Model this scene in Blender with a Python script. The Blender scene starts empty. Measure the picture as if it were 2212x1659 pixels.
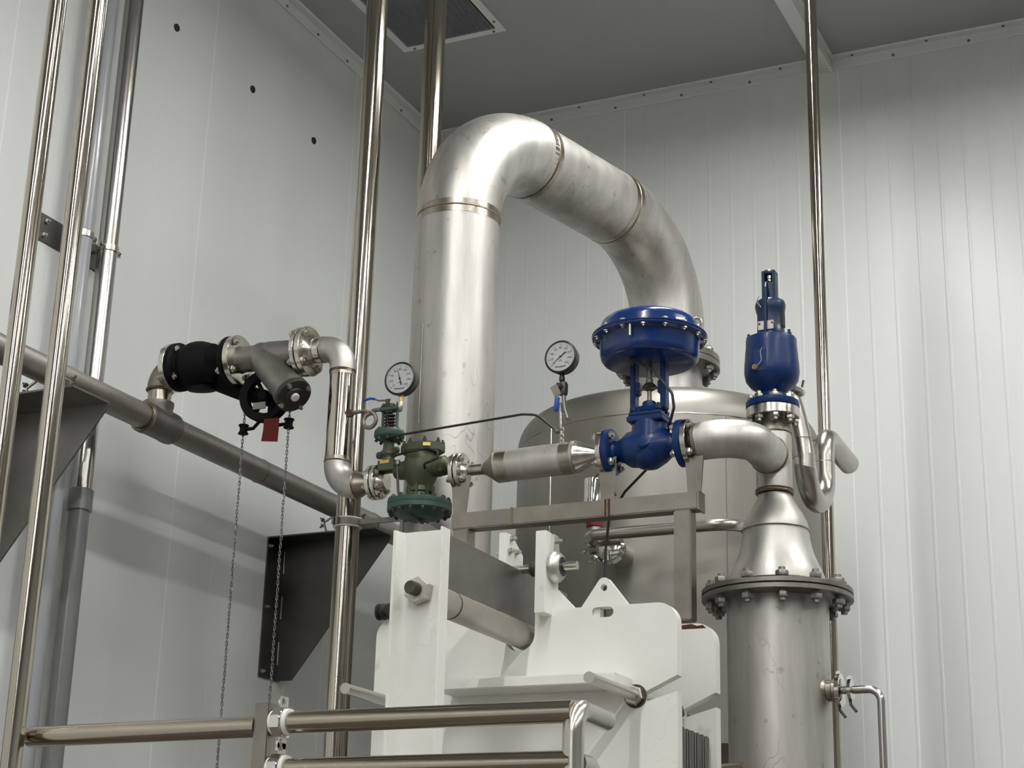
import bpy, math, random
from mathutils import Vector, Matrix, Quaternion
from mathutils.geometry import tessellate_polygon
random.seed(7)
V = Vector
PI = math.pi

# ------------------------------------------------------------------ camera, world, lamps, exposure
FPX, YAW, PITCH, ROLL = 3747.45, 0.441863, 0.3248045, 0.0267265
CAM = V((0, 0, 1.6)); CX, CY = 1106.0, 829.5
FW = V((-math.sin(YAW) * math.cos(PITCH), math.cos(YAW) * math.cos(PITCH), math.sin(PITCH)))
_r = V((math.cos(YAW), math.sin(YAW), 0)); _u = _r.cross(FW)
RT = _r * math.cos(ROLL) + _u * math.sin(ROLL); UP = _u * math.cos(ROLL) - _r * math.sin(ROLL)
SC = bpy.context.scene; COL = SC.collection
cam = bpy.data.cameras.new('camera'); cam.sensor_width = 36; cam.lens = 36 * FPX / 2212; cam.clip_start = .05; cam.clip_end = 100
camo = bpy.data.objects.new('camera', cam); COL.objects.link(camo)
camo.matrix_world = Matrix(((RT.x, UP.x, -FW.x, CAM.x), (RT.y, UP.y, -FW.y, CAM.y), (RT.z, UP.z, -FW.z, CAM.z), (0, 0, 0, 1)))
SC.camera = camo
w = bpy.data.worlds.new('world'); SC.world = w; w.use_nodes = True
w.node_tree.nodes['Background'].inputs[0].default_value = (.8, .85, .9, 1); w.node_tree.nodes['Background'].inputs[1].default_value = .02
SC.view_settings.view_transform = 'Standard'; SC.view_settings.look = 'None'; SC.view_settings.gamma = 1
SC.view_settings.use_curve_mapping = False; SC.view_settings.exposure = -0.12
XL, YB, ZC = -4.903, 9.08, 6.775          # left wall, back wall, ceiling
XR, YF = 12.0, -24.0
# long batten lamps under the ceiling, in rows running away from the camera: (x, y centre, length)
LAMPS = [(x, 6.5 - 3.1 * k, 1.6 if k == 0 else 2.1) for x, m in ((-2.0, 10), (.95, 10), (5.0, 4)) for k in range(m)]
LAMP_Z, LAMP_RADIANCE, NEAR_WALL = 6.45, 104.0, 1.5     # the lamps nearest the back wall are the brighter ones

# ------------------------------------------------------------------ picture <-> world helpers
def ray(px, py): return RT * ((px - CX) / FPX) - UP * ((py - CY) / FPX) + FW
def at(px, py, Y): d = ray(px, py); return CAM + d * ((Y - CAM.y) / d.y)
def atx(px, py, X): d = ray(px, py); return CAM + d * ((X - CAM.x) / d.x)
def atz(px, py, Z): d = ray(px, py); return CAM + d * ((Z - CAM.z) / d.z)
def sl(A, D, px=None, py=None):
    k, a = ((px - CX) / FPX, RT) if px is not None else (-(py - CY) / FPX, UP)
    e = A - CAM; n = a - FW * k
    return A + D * (-e.dot(n) / D.dot(n))
EX, EY, EZ = V((1, 0, 0)), V((0, 1, 0)), V((0, 0, 1))

# ------------------------------------------------------------------ mesh builder
def frame(ax):
    w_ = V(ax).normalized(); h = EZ if abs(w_.z) < .9 else EX
    u = h.cross(w_).normalized(); return u, w_.cross(u), w_
def arc(pts, rs, n=10):
    pts = [V(p) for p in pts]; out = [pts[0]]
    if not isinstance(rs, (list, tuple)): rs = [rs] * (len(pts) - 2)
    for i in range(1, len(pts) - 1):
        a, b, c = pts[i - 1], pts[i], pts[i + 1]; d0 = (a - b).normalized(); d1 = (c - b).normalized(); R = rs[i - 1]
        ang = d0.angle(d1); t = R / math.tan(ang / 2); cen = b + (d0 + d1).normalized() * (R / math.sin(ang / 2))
        s, e = b + d0 * t - cen, b + d1 * t - cen; tot = s.angle(e); k = s.cross(e).normalized()
        m = max(3, int(n * tot / (PI / 2)))
        for j in range(m + 1): out.append(cen + Quaternion(k, tot * j / m) @ s)
    out.append(pts[-1]); return out
class MB:
    def __init__(s): s.v = []; s.f = []
    def add(s, vs, fs):
        b = len(s.v); s.v += [V(p) for p in vs]; s.f += [tuple(b + i for i in q) for q in fs]; return s
    def lathe(s, o, ax, prof, n=32, closed=False, ph=0.0):
        u, v_, w_ = frame(ax); o = V(o); vs = []; fs = []
        for r, h in prof:
            for k in range(n):
                a = 2 * PI * k / n + ph; vs.append(o + w_ * h + (u * math.cos(a) + v_ * math.sin(a)) * r)
        m = len(prof)
        for i in range(m if closed else m - 1):
            j = (i + 1) % m
            for k in range(n): k2 = (k + 1) % n; fs.append((i * n + k, i * n + k2, j * n + k2, j * n + k))
        if not closed:
            if prof[0][0] > 1e-5: fs.append(tuple(range(n - 1, -1, -1)))
            if prof[-1][0] > 1e-5: fs.append(tuple((m - 1) * n + k for k in range(n)))
        return s.add(vs, fs)
    def cyl(s, a, b, r, r2=None, n=24):
        a, b = V(a), V(b); return s.lathe(a, b - a, [(r, 0), (r if r2 is None else r2, (b - a).length)], n)
    def ring(s, o, ax, ro, ri, h, n=32): return s.lathe(o, ax, [(ro, 0), (ro, h), (ri, h), (ri, 0)], n, True)
    def torus(s, o, ax, R, r, n=40, m=10):
        return s.lathe(o, ax, [(R + r * math.cos(2 * PI * k / m), r * math.sin(2 * PI * k / m)) for k in range(m)], n, True)
    def tube(s, pts, r, n=16, cap=True):
        pts = [V(p) for p in pts]; m = len(pts); rs = r if isinstance(r, (list, tuple)) else [r] * m
        t = [(pts[min(i + 1, m - 1)] - pts[max(i - 1, 0)]).normalized() for i in range(m)]
        u = frame(t[0])[0]; vs = []; fs = []
        for i in range(m):
            if i: u = (u - t[i] * u.dot(t[i])).normalized()
            v_ = t[i].cross(u)
            for k in range(n): a = 2 * PI * k / n; vs.append(pts[i] + (u * math.cos(a) + v_ * math.sin(a)) * rs[i])
        for i in range(m - 1):
            for k in range(n): k2 = (k + 1) % n; fs.append((i * n + k, i * n + k2, (i + 1) * n + k2, (i + 1) * n + k))
        if cap: fs += [tuple(range(n - 1, -1, -1)), tuple((m - 1) * n + k for k in range(n))]
        return s.add(vs, fs)
    def box(s, c, sx, sy=None, sz=None, u=EX, v_=EY, b=0.0):
        if sy is None: sx, sy, sz = sx
        c = V(c); w_ = u.cross(v_)
        vs = [c + u * (sx / 2 * i) + v_ * (sy / 2 * j) + w_ * (sz / 2 * k) for i in (-1, 1) for j in (-1, 1) for k in (-1, 1)]
        return s.add(vs, [(0, 1, 3, 2), (4, 6, 7, 5), (0, 4, 5, 1), (2, 3, 7, 6), (0, 2, 6, 4), (1, 5, 7, 3)])
    def bb(s, a, b):
        a, b = V(a), V(b); return s.box((a + b) / 2, *[abs(x) for x in (b - a)])
    def prism(s, loops, o, u, v_, d):
        """2D loops (outer + holes) in frame (u,v) extruded by vector d"""
        o, u, v_, d = V(o), V(u), V(v_), V(d)
        flat = [p for l in loops for p in l]; n = len(flat)
        tris = tessellate_polygon([[V((p[0], p[1], 0)) for p in l] for l in loops])
        P3 = [o + u * p[0] + v_ * p[1] for p in flat]; vs = P3 + [p + d for p in P3]
        nz = u.cross(v_).dot(d) > 0; fs = []
        for t in tris:
            a, b, c = t; cr = (flat[b][0] - flat[a][0]) * (flat[c][1] - flat[a][1]) - (flat[b][1] - flat[a][1]) * (flat[c][0] - flat[a][0])
            t = (a, b, c) if cr > 0 else (a, c, b)
            lo = t[::-1] if nz else t
            fs.append(lo); fs.append(tuple(n + i for i in lo[::-1]))
        k = 0
        for l in loops:
            m = len(l); ar = sum(l[i][0] * l[(i + 1) % m][1] - l[(i + 1) % m][0] * l[i][1] for i in range(m))
            ccw = (ar > 0) if k == 0 else (ar < 0)
            for i in range(m):
                a, b = k + i, k + (i + 1) % m
                q = (a, b, n + b, n + a) if (ccw == nz) == (ar > 0) or False else (a, n + a, n + b, b)
                fs.append(q)
            k += m
        return s.add(vs, fs)
import bmesh
WP = {}
def wpos(o): return WP.get(o.name, V((0, 0, 0))) if o else V((0, 0, 0))
def mk(name, mb, mat, parent=None, sharp=35, bevel=0, stuff=False, label=None, loc=None):
    base = V(loc) if loc is not None else wpos(parent)
    me = bpy.data.meshes.new(name); me.from_pydata([p - base for p in mb.v], [], mb.f)
    bm = bmesh.new(); bm.from_mesh(me); bmesh.ops.recalc_face_normals(bm, faces=bm.faces)
    if bevel:
        es = [e for e in bm.edges if len(e.link_faces) == 2 and e.calc_face_angle(0) > .6]
        bmesh.ops.bevel(bm, geom=es, offset=bevel, segments=2, affect='EDGES', clamp_overlap=True)
    bm.to_mesh(me); bm.free()
    me.polygons.foreach_set('use_smooth', [True] * len(me.polygons)); me.set_sharp_from_angle(angle=math.radians(sharp))
    me.materials.append(mat)
    o = bpy.data.objects.new(name, me); COL.objects.link(o)
    if parent: o.parent = parent; o.location = base - wpos(parent)
    else: o.location = base
    WP[o.name] = base
    if stuff: o['kind'] = 'stuff'
    if label: o['label'] = label
    return o
def thing(name, loc, label, cat, group=None):
    o = bpy.data.objects.new(name, None); COL.objects.link(o); o.location = V(loc); WP[o.name] = V(loc)
    o.empty_display_size = .1; o['label'] = label; o['category'] = cat
    if group: o['group'] = group
    return o
def inst(name, me, pos, ax, parent, spin=0.0, x=None):
    o = bpy.data.objects.new(name, me); COL.objects.link(o); o.parent = parent; o.location = V(pos) - wpos(parent)
    u, v_, w_ = frame(ax)
    if x is not None: u = (V(x) - w_ * V(x).dot(w_)).normalized(); v_ = w_.cross(u)
    q = Matrix((u, v_, w_)).transposed().to_quaternion(); o.rotation_mode = 'QUATERNION'
    o.rotation_quaternion = q @ Quaternion(EZ, spin); return o
_mc = {}
def mesh_of(key, mb, mat, sharp=35):
    if key not in _mc:
        me = bpy.data.meshes.new(key); me.from_pydata(mb.v, [], mb.f)
        bm = bmesh.new(); bm.from_mesh(me); bmesh.ops.recalc_face_normals(bm, faces=bm.faces); bm.to_mesh(me); bm.free()
        me.polygons.foreach_set('use_smooth', [True] * len(me.polygons)); me.set_sharp_from_angle(angle=math.radians(sharp))
        me.materials.append(mat); _mc[key] = me
    return _mc[key]

# ------------------------------------------------------------------ materials
def mat(name, col, rough=.5, metal=0.0, var=.0, vs=(3, 3, 3), rvar=.0, bump=0.0, bs=(60, 60, 60), col2=None, coat=0.0, spec=.5, aniso=0.0,
        spots=0.0, spotcol=(.1, .08, .06), spotscale=14, thr=.68, scrib=0.0, aniaxis=None):
    m = bpy.data.materials.new(name); m.use_nodes = True; nt = m.node_tree; N = nt.nodes; L = nt.links
    b = N['Principled BSDF']; b.inputs['Metallic'].default_value = metal; b.inputs['Roughness'].default_value = rough
    b.inputs['Base Color'].default_value = (*col, 1); b.inputs['Specular IOR Level'].default_value = spec
    if coat: b.inputs['Coat Weight'].default_value = coat; b.inputs['Coat Roughness'].default_value = .12
    tc = N.new('ShaderNodeTexCoord')
    def noise(scale, det=5, rg=.6):
        mp = N.new('ShaderNodeMapping'); mp.inputs['Scale'].default_value = scale; L.new(tc.outputs['Object'], mp.inputs[0])
        n = N.new('ShaderNodeTexNoise'); n.inputs['Scale'].default_value = 1; n.inputs['Detail'].default_value = det; n.inputs['Roughness'].default_value = rg
        L.new(mp.outputs[0], n.inputs['Vector']); return n
    last = None
    if var or col2:
        n = noise(vs); cr = N.new('ShaderNodeValToRGB')
        c2 = col2 or tuple(c * (1 - var) for c in col)
        cr.color_ramp.elements[0].color = (*c2, 1); cr.color_ramp.elements[0].position = .32
        cr.color_ramp.elements[1].color = (*[min(1, c * (1 + var * .4)) for c in col], 1); cr.color_ramp.elements[1].position = .68
        L.new(n.outputs['Fac'], cr.inputs[0]); L.new(cr.outputs[0], b.inputs['Base Color']); last = cr.outputs[0]
    if spots:
        n = noise((spotscale,) * 3, 3, .55); mr = N.new('ShaderNodeMapRange'); mr.inputs[1].default_value = thr; mr.inputs[2].default_value = thr + .05
        mr.inputs[4].default_value = spots; L.new(n.outputs['Fac'], mr.inputs[0])
        mx = N.new('ShaderNodeMix'); mx.data_type = 'RGBA'; mx.inputs[7].default_value = (*spotcol, 1)
        if last: L.new(last, mx.inputs[6])
        else: mx.inputs[6].default_value = (*col, 1)
        L.new(mr.outputs[0], mx.inputs[0]); L.new(mx.outputs[2], b.inputs['Base Color'])
    if aniaxis:
        b.inputs['Anisotropic'].default_value = aniso; b.inputs['Anisotropic Rotation'].default_value = .25
        tg = N.new('ShaderNodeTangent'); tg.direction_type = 'RADIAL'; tg.axis = aniaxis; L.new(tg.outputs[0], b.inputs['Tangent'])
    if scrib:
        n = noise((7, 7, 4), 2, .5); n2 = noise((2.3, 2.3, 2.3), 2, .5)
        a = N.new('ShaderNodeMath'); a.operation = 'SUBTRACT'; a.inputs[1].default_value = .5; L.new(n.outputs['Fac'], a.inputs[0])
        a2 = N.new('ShaderNodeMath'); a2.operation = 'ABSOLUTE'; L.new(a.outputs[0], a2.inputs[0])
        mr = N.new('ShaderNodeMapRange'); mr.inputs[1].default_value = .0; mr.inputs[2].default_value = .006; mr.inputs[3].default_value = scrib; mr.inputs[4].default_value = 0; L.new(a2.outputs[0], mr.inputs[0])
        mk2 = N.new('ShaderNodeMapRange'); mk2.inputs[1].default_value = .52; mk2.inputs[2].default_value = .60; L.new(n2.outputs['Fac'], mk2.inputs[0])
        mu = N.new('ShaderNodeMath'); mu.operation = 'MULTIPLY'; L.new(mr.outputs[0], mu.inputs[0]); L.new(mk2.outputs[0], mu.inputs[1])
        src = b.inputs['Base Color'].links[0].from_socket if b.inputs['Base Color'].links else None
        mx = N.new('ShaderNodeMix'); mx.data_type = 'RGBA'; mx.inputs[7].default_value = (.16, .14, .12, 1)
        if src: L.new(src, mx.inputs[6])
        else: mx.inputs[6].default_value = (*col, 1)
        L.new(mu.outputs[0], mx.inputs[0]); L.new(mx.outputs[2], b.inputs['Base Color'])
    if rvar:
        n = noise(tuple(x * 1.7 for x in vs), 4); mr = N.new('ShaderNodeMapRange'); mr.inputs[1].default_value = .3; mr.inputs[2].default_value = .7
        mr.inputs[3].default_value = max(.02, rough - rvar); mr.inputs[4].default_value = min(1, rough + rvar)
        L.new(n.outputs['Fac'], mr.inputs[0]); L.new(mr.outputs[0], b.inputs['Roughness'])
    if bump:
        n = noise(bs, 3); bp = N.new('ShaderNodeBump'); bp.inputs['Strength'].default_value = bump; bp.inputs['Distance'].default_value = .002
        L.new(n.outputs['Fac'], bp.inputs['Height']); L.new(bp.outputs[0], b.inputs['Normal'])
    return m
M = {}
M['polish'] = mat('polished_steel', (.45, .415, .36), .10, 1, aniso=.8, aniaxis='Z')
M['polish_x'] = mat('polished_steel_rail', (.44, .395, .33), .11, 1, aniso=.8, aniaxis='X')
M['wallpipe'] = mat('satin_steel', (.50, .485, .46), .22, 1, var=.10, vs=(6, 6, 1), rvar=.04)
M['satin_x'] = mat('satin_steel_plain', (.48, .46, .43), .27, 1)
M['pickled'] = mat('pickled_steel', (.54, .525, .50), .47, .93, var=.25, vs=(11, 11, 1.3), rvar=.06, bump=.10, bs=(30, 30, 12), spots=.45, spotcol=(.22, .20, .18), spotscale=18, thr=.66, scrib=.5)
M['tanksteel'] = mat('tank_steel', (.30, .285, .262), .46, 1, var=.14, vs=(3, 3, 1), rvar=.06, bump=.06, bs=(40, 40, 8))
M['dull'] = mat('dull_pipe_steel', (.43, .405, .37), .46, 1, var=.2, vs=(8, 3, 8), rvar=.06)
M['cast'] = mat('cast_steel', (.30, .285, .265), .50, 1, var=.15, vs=(20, 20, 20), rvar=.05, bump=.35, bs=(180, 180, 180))
M['castdark'] = mat('cast_steel_dark', (.10, .09, .078), .55, .8, var=.2, vs=(25, 25, 25), bump=.35, bs=(160, 160, 160))
M['flange'] = mat('machined_steel', (.66, .63, .58), .20, 1, var=.12, vs=(30, 30, 30), rvar=.06)
M['flangedull'] = mat('dull_flange_steel', (.26, .245, .225), .45, 1, var=.18, vs=(18, 18, 18), rvar=.06)
M['chrome'] = mat('mirror_steel', (.74, .72, .70), .08, 1)
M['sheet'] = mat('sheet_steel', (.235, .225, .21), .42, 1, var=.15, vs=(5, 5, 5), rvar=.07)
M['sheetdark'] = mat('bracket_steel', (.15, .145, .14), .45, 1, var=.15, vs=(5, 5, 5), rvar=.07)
M['squaretube'] = mat('square_tube_steel', (.30, .275, .245), .38, 1, var=.22, vs=(8, 8, 8), rvar=.06, spots=.35, spotcol=(.3, .2, .12), spotscale=9, thr=.68)
M['weld'] = mat('weld_tint', (.26, .205, .145), .36, 1, var=.3, vs=(30, 30, 30))
M['weldband'] = mat('brushed_weld_band', (.44, .405, .35), .28, 1, var=.2, vs=(30, 30, 30))
M['rust'] = mat('rust_stain', (.07, .022, .012), .8, 0, var=.5, vs=(60, 60, 60))
M['nut'] = mat('nut_steel', (.55, .52, .47), .32, 1, var=.15, vs=(60, 60, 60))
M['nutpale'] = mat('zinc_nut', (.62, .60, .54), .45, .6, var=.2, vs=(40, 40, 40))
M['castbright'] = mat('bright_casting', (.60, .59, .56), .38, 1, bump=.2, bs=(80, 80, 80))
M['nutdark'] = mat('dark_stud_steel', (.22, .21, .20), .42, 1)
M['gasket'] = mat('black_gasket', (.02, .018, .016), .7)
M['white'] = mat('white_frame_paint', (.80, .80, .765), .42, 0, var=.05, vs=(4, 4, 4), spots=.30, spotcol=(.45, .36, .27), spotscale=6, thr=.66, coat=.05, scrib=.10)
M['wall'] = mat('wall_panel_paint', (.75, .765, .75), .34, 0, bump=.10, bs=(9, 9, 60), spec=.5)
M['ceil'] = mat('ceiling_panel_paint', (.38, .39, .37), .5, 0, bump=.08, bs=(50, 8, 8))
M['trim'] = mat('flashing_paint', (.76, .775, .76), .38)
M['bead'] = mat('sealant_bead', (.90, .90, .88), .4)
M['floor'] = mat('floor_coating', (.12, .10, .085), .35, 0, var=.2, vs=(1, 1, 1))
M['blue'] = mat('blue_enamel', (.003, .026, .13), .22, 0, coat=.3, spec=.4, bump=.12, bs=(60, 60, 60))
M['bluecast'] = mat('blue_painted_casting', (.003, .025, .11), .36, 0, coat=.08, spec=.3, bump=.3, bs=(110, 110, 110))
M['bluedark'] = mat('navy_paint', (.005, .02, .06), .36, 0, coat=.1, spec=.35)
M['bluegrip'] = mat('blue_plastic_grip', (.01, .09, .42), .4)
M['green'] = mat('olive_green_paint', (.060, .072, .036), .42, 0, var=.25, vs=(14, 14, 14), bump=.3, bs=(120, 120, 120))
M['green2'] = mat('teal_green_paint', (.040, .088, .058), .42, 0, var=.2, vs=(14, 14, 14), bump=.15, bs=(120, 120, 120))
M['black'] = mat('black_cast_paint', (.002, .002, .003), .65, 0, spec=.22, bump=.5, bs=(260, 260, 260))
M['blackp'] = mat('black_plastic', (.012, .012, .012), .38)
M['rubber'] = mat('black_cable_rubber', (.012, .012, .012), .5)
M['darktube'] = mat('dark_tube', (.07, .06, .05), .35, .8)
M['brass'] = mat('brass_plate', (.55, .42, .16), .4, .6)
M['red'] = mat('red_tag', (.15, .006, .010), .6, 0, bump=.15)
M['redring'] = mat('red_plastic', (.14, .004, .004), .4)
M['dial'] = mat('dial_white', (.93, .94, .95), .35)
M['ink'] = mat('dial_ink', (.03, .03, .035), .5)
M['pvc'] = mat('grey_pvc', (.20, .205, .205), .26, 0, coat=.5)
M['pvclight'] = mat('light_grey_pvc', (.33, .34, .36), .28, 0, coat=.4)
M['plug'] = mat('black_plug', (.015, .015, .015), .6, bump=.6, bs=(120, 120, 120))
M['grille'] = mat('grille_dark', (.05, .055, .065), .6)
M['slat'] = mat('grille_slat', (.20, .21, .23), .5)
M['plastic'] = mat('white_plastic', (.80, .80, .78), .35)
M['chain'] = mat('galvanised_chain', (.24, .24, .245), .28, 1)
M['gplate'] = mat('heat_plate_edge', (.26, .25, .235), .4, .9)
M['tagplate'] = mat('nameplate_steel', (.62, .61, .58), .3, .8)
me_ = bpy.data.materials.new('lamp_diffuser'); me_.use_nodes = True; nn = me_.node_tree.nodes; nn.remove(nn['Principled BSDF'])
em = nn.new('ShaderNodeEmission'); em.inputs[0].default_value = (1, .995, .965, 1); em.inputs[1].default_value = LAMP_RADIANCE
me_.node_tree.links.new(em.outputs[0], nn['Material Output'].inputs[0]); M['lamp'] = me_
mb_ = me_.copy(); mb_.name = 'bright_lamp_diffuser'; M['lamp_bright'] = mb_
[n for n in mb_.node_tree.nodes if n.type == 'EMISSION'][0].inputs[1].default_value = LAMP_RADIANCE * NEAR_WALL

gm_ = bpy.data.materials.new('gauge_glass'); gm_.use_nodes = True; nt_ = gm_.node_tree; nt_.nodes.remove(nt_.nodes['Principled BSDF'])
gt = nt_.nodes.new('ShaderNodeBsdfTransparent'); gg = nt_.nodes.new('ShaderNodeBsdfGlossy'); gg.inputs['Roughness'].default_value = .02
gf = nt_.nodes.new('ShaderNodeFresnel'); gf.inputs[0].default_value = 1.45; gx_ = nt_.nodes.new('ShaderNodeMixShader')
nt_.links.new(gf.outputs[0], gx_.inputs[0]); nt_.links.new(gt.outputs[0], gx_.inputs[1]); nt_.links.new(gg.outputs[0], gx_.inputs[2]); nt_.links.new(gx_.outputs[0], nt_.nodes['Material Output'].inputs[0]); M['glass'] = gm_

# ------------------------------------------------------------------ common parts
def stud(r, half, nut, mat_='nut', d2=None, heads=True):
    """stud along z through a joint: nuts at +-half"""
    b = MB(); b.lathe((0, 0, -half - nut * 1.5), EZ, [(r, 0), (r, 2 * half + nut * 3)], 10)
    for s in (-1, 1): b.lathe((0, 0, s * (half + nut * .45) - nut * .45), EZ, [(r * 1.75, 0), (r * 1.85, nut * .15), (r * 1.85, nut * .75), (r * 1.75, nut * .9)], 6)
    return mesh_of('stud_%s_%.4f_%.4f' % (mat_, r, half), b, M[mat_])
def bolts(parent, o, ax, R, n, me, ph=0.0, name='bolt', x=None, only=None):
    u, v_, w_ = frame(ax)
    for k in range(n):
        if only and not only(k): continue
        a = 2 * PI * (k + .5) / n + ph
        inst(name, me, V(o) + (u * math.cos(a) + v_ * math.sin(a)) * R, w_, parent, spin=a)
def flange(parent, o, ax, r, t, bore=0, hub=0, hl=0, m='flange', name='flange', n=48):
    """disc from o towards ax, with a hub on the far side"""
    b = MB(); pr = [(r - .002, 0), (r, .002), (r, t - .002), (r - .002, t)]
    if hub: pr += [(hub * 1.25, t), (hub * 1.08, t + hl * .5), (hub, t + hl)]
    b.lathe(o, ax, pr, n); return mk(name, b, M[m], parent)
def weld(parent, o, ax, R, r=.004, m='weld'):
    return mk('weld_seam', MB().torus(o, ax, R, r, 40, 6), M[m], parent)
def band(parent, o, ax, R, h, m='weldband'):
    return mk('weld_band', MB().ring(V(o) - V(ax).normalized() * h / 2, ax, R + .0012, R - .004, h, 48), M[m], parent)
def text_mb(b, s, o, u, v_, size, depth=.0006):
    c = bpy.data.curves.new('t', 'FONT'); c.body = s; c.size = size; c.align_x = 'CENTER'; c.align_y = 'CENTER'; c.extrude = depth / 2; c.resolution_u = 2
    ob = bpy.data.objects.new('t', c); COL.objects.link(ob)
    dg = bpy.context.evaluated_depsgraph_get(); me = bpy.data.meshes.new_from_object(ob.evaluated_get(dg))
    w_ = u.cross(v_); b.add([o + u * p.co.x + v_ * p.co.y + w_ * p.co.z for p in me.vertices], [tuple(p.vertices) for p in me.polygons])
    bpy.data.objects.remove(ob); bpy.data.curves.remove(c); bpy.data.meshes.remove(me)

# ------------------------------------------------------------------ SETTING
def struct(name, mb, m, **k):
    o = mk(name, mb, M[m], **k); o['kind'] = 'structure'; return o
struct('floor', MB().bb((XL - .2, YF - .2, -.1), (XR + .2, YB + .2, 0)), 'floor')
wl = struct('wall_left', MB().bb((XL - .2, YF, 0), (XL - .03, YB, ZC)), 'trim')
wb = struct('wall_back', MB().bb((XL - .2, YB + .03, 0), (XR, YB + .2, ZC)), 'trim')
wr = struct('wall_right', MB().bb((XR + .0, YF, 0), (XR + .2, YB + .03, ZC)), 'wall')
wf = struct('wall_front', MB().bb((XL - .2, YF - .2, 0), (XR + .2, YF, ZC)), 'wall')
ce = struct('ceiling', MB().bb((XL - .2, YF, ZC + .03), (XR + .2, YB + .2, ZC + .2)), 'trim')
# insulated wall panels, each with its own edges and shallow pressed ribs
def panel_profile(a, b, ribs):
    """(pos, depth) polyline: depth>0 stands proud"""
    p = [(a + .003, 0), (a + .006, .0)]
    for r in ribs:
        if a + .05 < r < b - .05: p += [(r - .012, 0), (r - .006, .0022), (r + .004, .0022), (r + .009, 0)]
    return p + [(b - .003, 0)]
def ribbed(a, b, ribs, fn):
    pr = panel_profile(a, b, ribs); m = MB(); vs = []; n = len(pr)
    for z in (.02, ZC): vs += [fn(s, d, z) for s, d in pr]
    for z in (.02, ZC): vs += [fn(s, -.028, z) for s, d in (pr[0], pr[-1])]
    fs = [(i, i + 1, n + i + 1, n + i) for i in range(n - 1)]
    B = 2 * n; fs += [(0, n, B + 2, B), (n - 1, B + 1, B + 3, 2 * n - 1)]
    fs += [tuple([B] + list(range(n)) + [B + 1]), tuple([B + 2] + list(range(n, 2 * n)) + [B + 3])]
    return m.add(vs, fs)
ys = [-24, -20, -16, -13, -10.4, -9, -7.5, -6.04, -4.59, -3.14, -1.69, -.24, .81, 2.26, 3.71, 5.16, 6.61, 8.05, YB - .001]
for a, b in zip(ys, ys[1:]):
    ribs = [a + .36 * k for k in range(1, 5)]
    mk('panel', ribbed(a, b, ribs, lambda s, d, z: V((XL + d * .3, s, z))), M['wall'], wl, sharp=2)
    if 3 < a < 8.5: mk('joint_sealant', MB().bb((XL - .004, a - .0035, .02), (XL + .0006, a + .0035, ZC)), M['bead'], wl)
xA, xB = at(1349, 300, YB).x, at(1816, 300, YB).x; dX = xB - xA
xs = [XL + .001, xA] + [xB + dX * k for k in range(10)] + [XR]
for i, (a, b) in enumerate(zip(xs, xs[1:])):
    ribs = [a + .137 * k for k in range(1, 10)] if a < xB - .1 else [a + .141 * k for k in range(1, 10)]
    mk('panel', ribbed(a, b, ribs, lambda s, d, z: V((s, YB - d * (.4 if s < xB else 1.0), z))), M['wall'], wb, sharp=2)
    if -4 < a < 0: mk('joint_sealant', MB().bb((a - .003, YB - .0006, .02), (a + .003, YB + .004, ZC)), M['bead'], wb)
ya = [-24, -18, -13, -9, -6, -3, 0, 2.2, 4.4, 6.6, YB + .02]
for a, b in zip(ya, ya[1:]):
    for x0, x1 in ((XL - .03, -2.30), (-2.28, 1.5), (1.52, 5.3), (5.32, 8.6), (8.62, XR)):
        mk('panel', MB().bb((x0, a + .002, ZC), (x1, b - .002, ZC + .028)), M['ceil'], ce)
# black plugs left in the wall
pm = mesh_of('wall_plug', MB().lathe((0, 0, 0), EZ, [(.021, 0), (.020, .007), (.012, .010), (.010, .006)], 14), M['plug'])
for p in ((381, 60), (545, 193), (677, 304)): inst('plug', pm, atx(*p, XL), EX, wl)
# flashings (trim) at the ceiling
def flashing(name, a, b, inn, hz, hw):
    """L-flashing along a->b; inn = direction into the room"""
    a, b, inn = V(a), V(b), V(inn); d = (b - a).normalized(); L = (b - a).length; m = MB()
    m.box((a + b) / 2 + inn * .004 + V((0, 0, -hw / 2)), L, .004, hw, u=d, v_=inn)
    m.box((a + b) / 2 + inn * (hz / 2 + .002) + V((0, 0, -.004)), L, hz, .004, u=d, v_=inn)
    o = struct(name, m, 'trim', loc=(a + b) / 2)
    l = MB(); l.box((a + b) / 2 + inn * .007 + V((0, 0, -hw)), L, .004, .006, u=d, v_=inn); mk('sealant', l, M['bead'], o)
    l = MB(); l.box((a + b) / 2 + inn * (hz + .002) + V((0, 0, -.005)), L, .007, .010, u=d, v_=inn); mk('sealant', l, M['bead'], o)
    return o
sc_ = mesh_of('screw', MB().lathe((0, 0, 0), EZ, [(.009, 0), (.009, .003), (.006, .006), (.0, .0065)], 10), M['nutdark'])
t1 = flashing('trim_1', (XL, 2, ZC), (XL, YB, ZC), (1, 0, 0), .054, .066)
t2 = flashing('trim_2', (XL, YB, ZC), (3, YB, ZC), (0, -1, 0), .06, .066)
for i in range(12):
    inst('screw', sc_, (XL + .006, 5.2 + i * .34, ZC - .045), EX, t1)
for i in range(12):
    inst('screw', sc_, (-4.5 + i * .437, YB - .006, ZC - .045), -EY, t2)
    inst('screw', sc_, (-4.3 + i * .437, YB - .032, ZC - .006), -EZ, t2)
# hanging T beam in the ceiling joint
tb = MB(); tb.bb((-2.36, 2, ZC - .012), (-2.22, YB - .006, ZC - .002)); tb.bb((-2.335, 2, ZC - .055), (-2.245, YB - .008, ZC - .012)); tb.bb((-2.252, 2, ZC - .085), (-2.238, YB - .01, ZC - .055))
struct('trim_3', tb, 'trim', bevel=.002)
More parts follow.
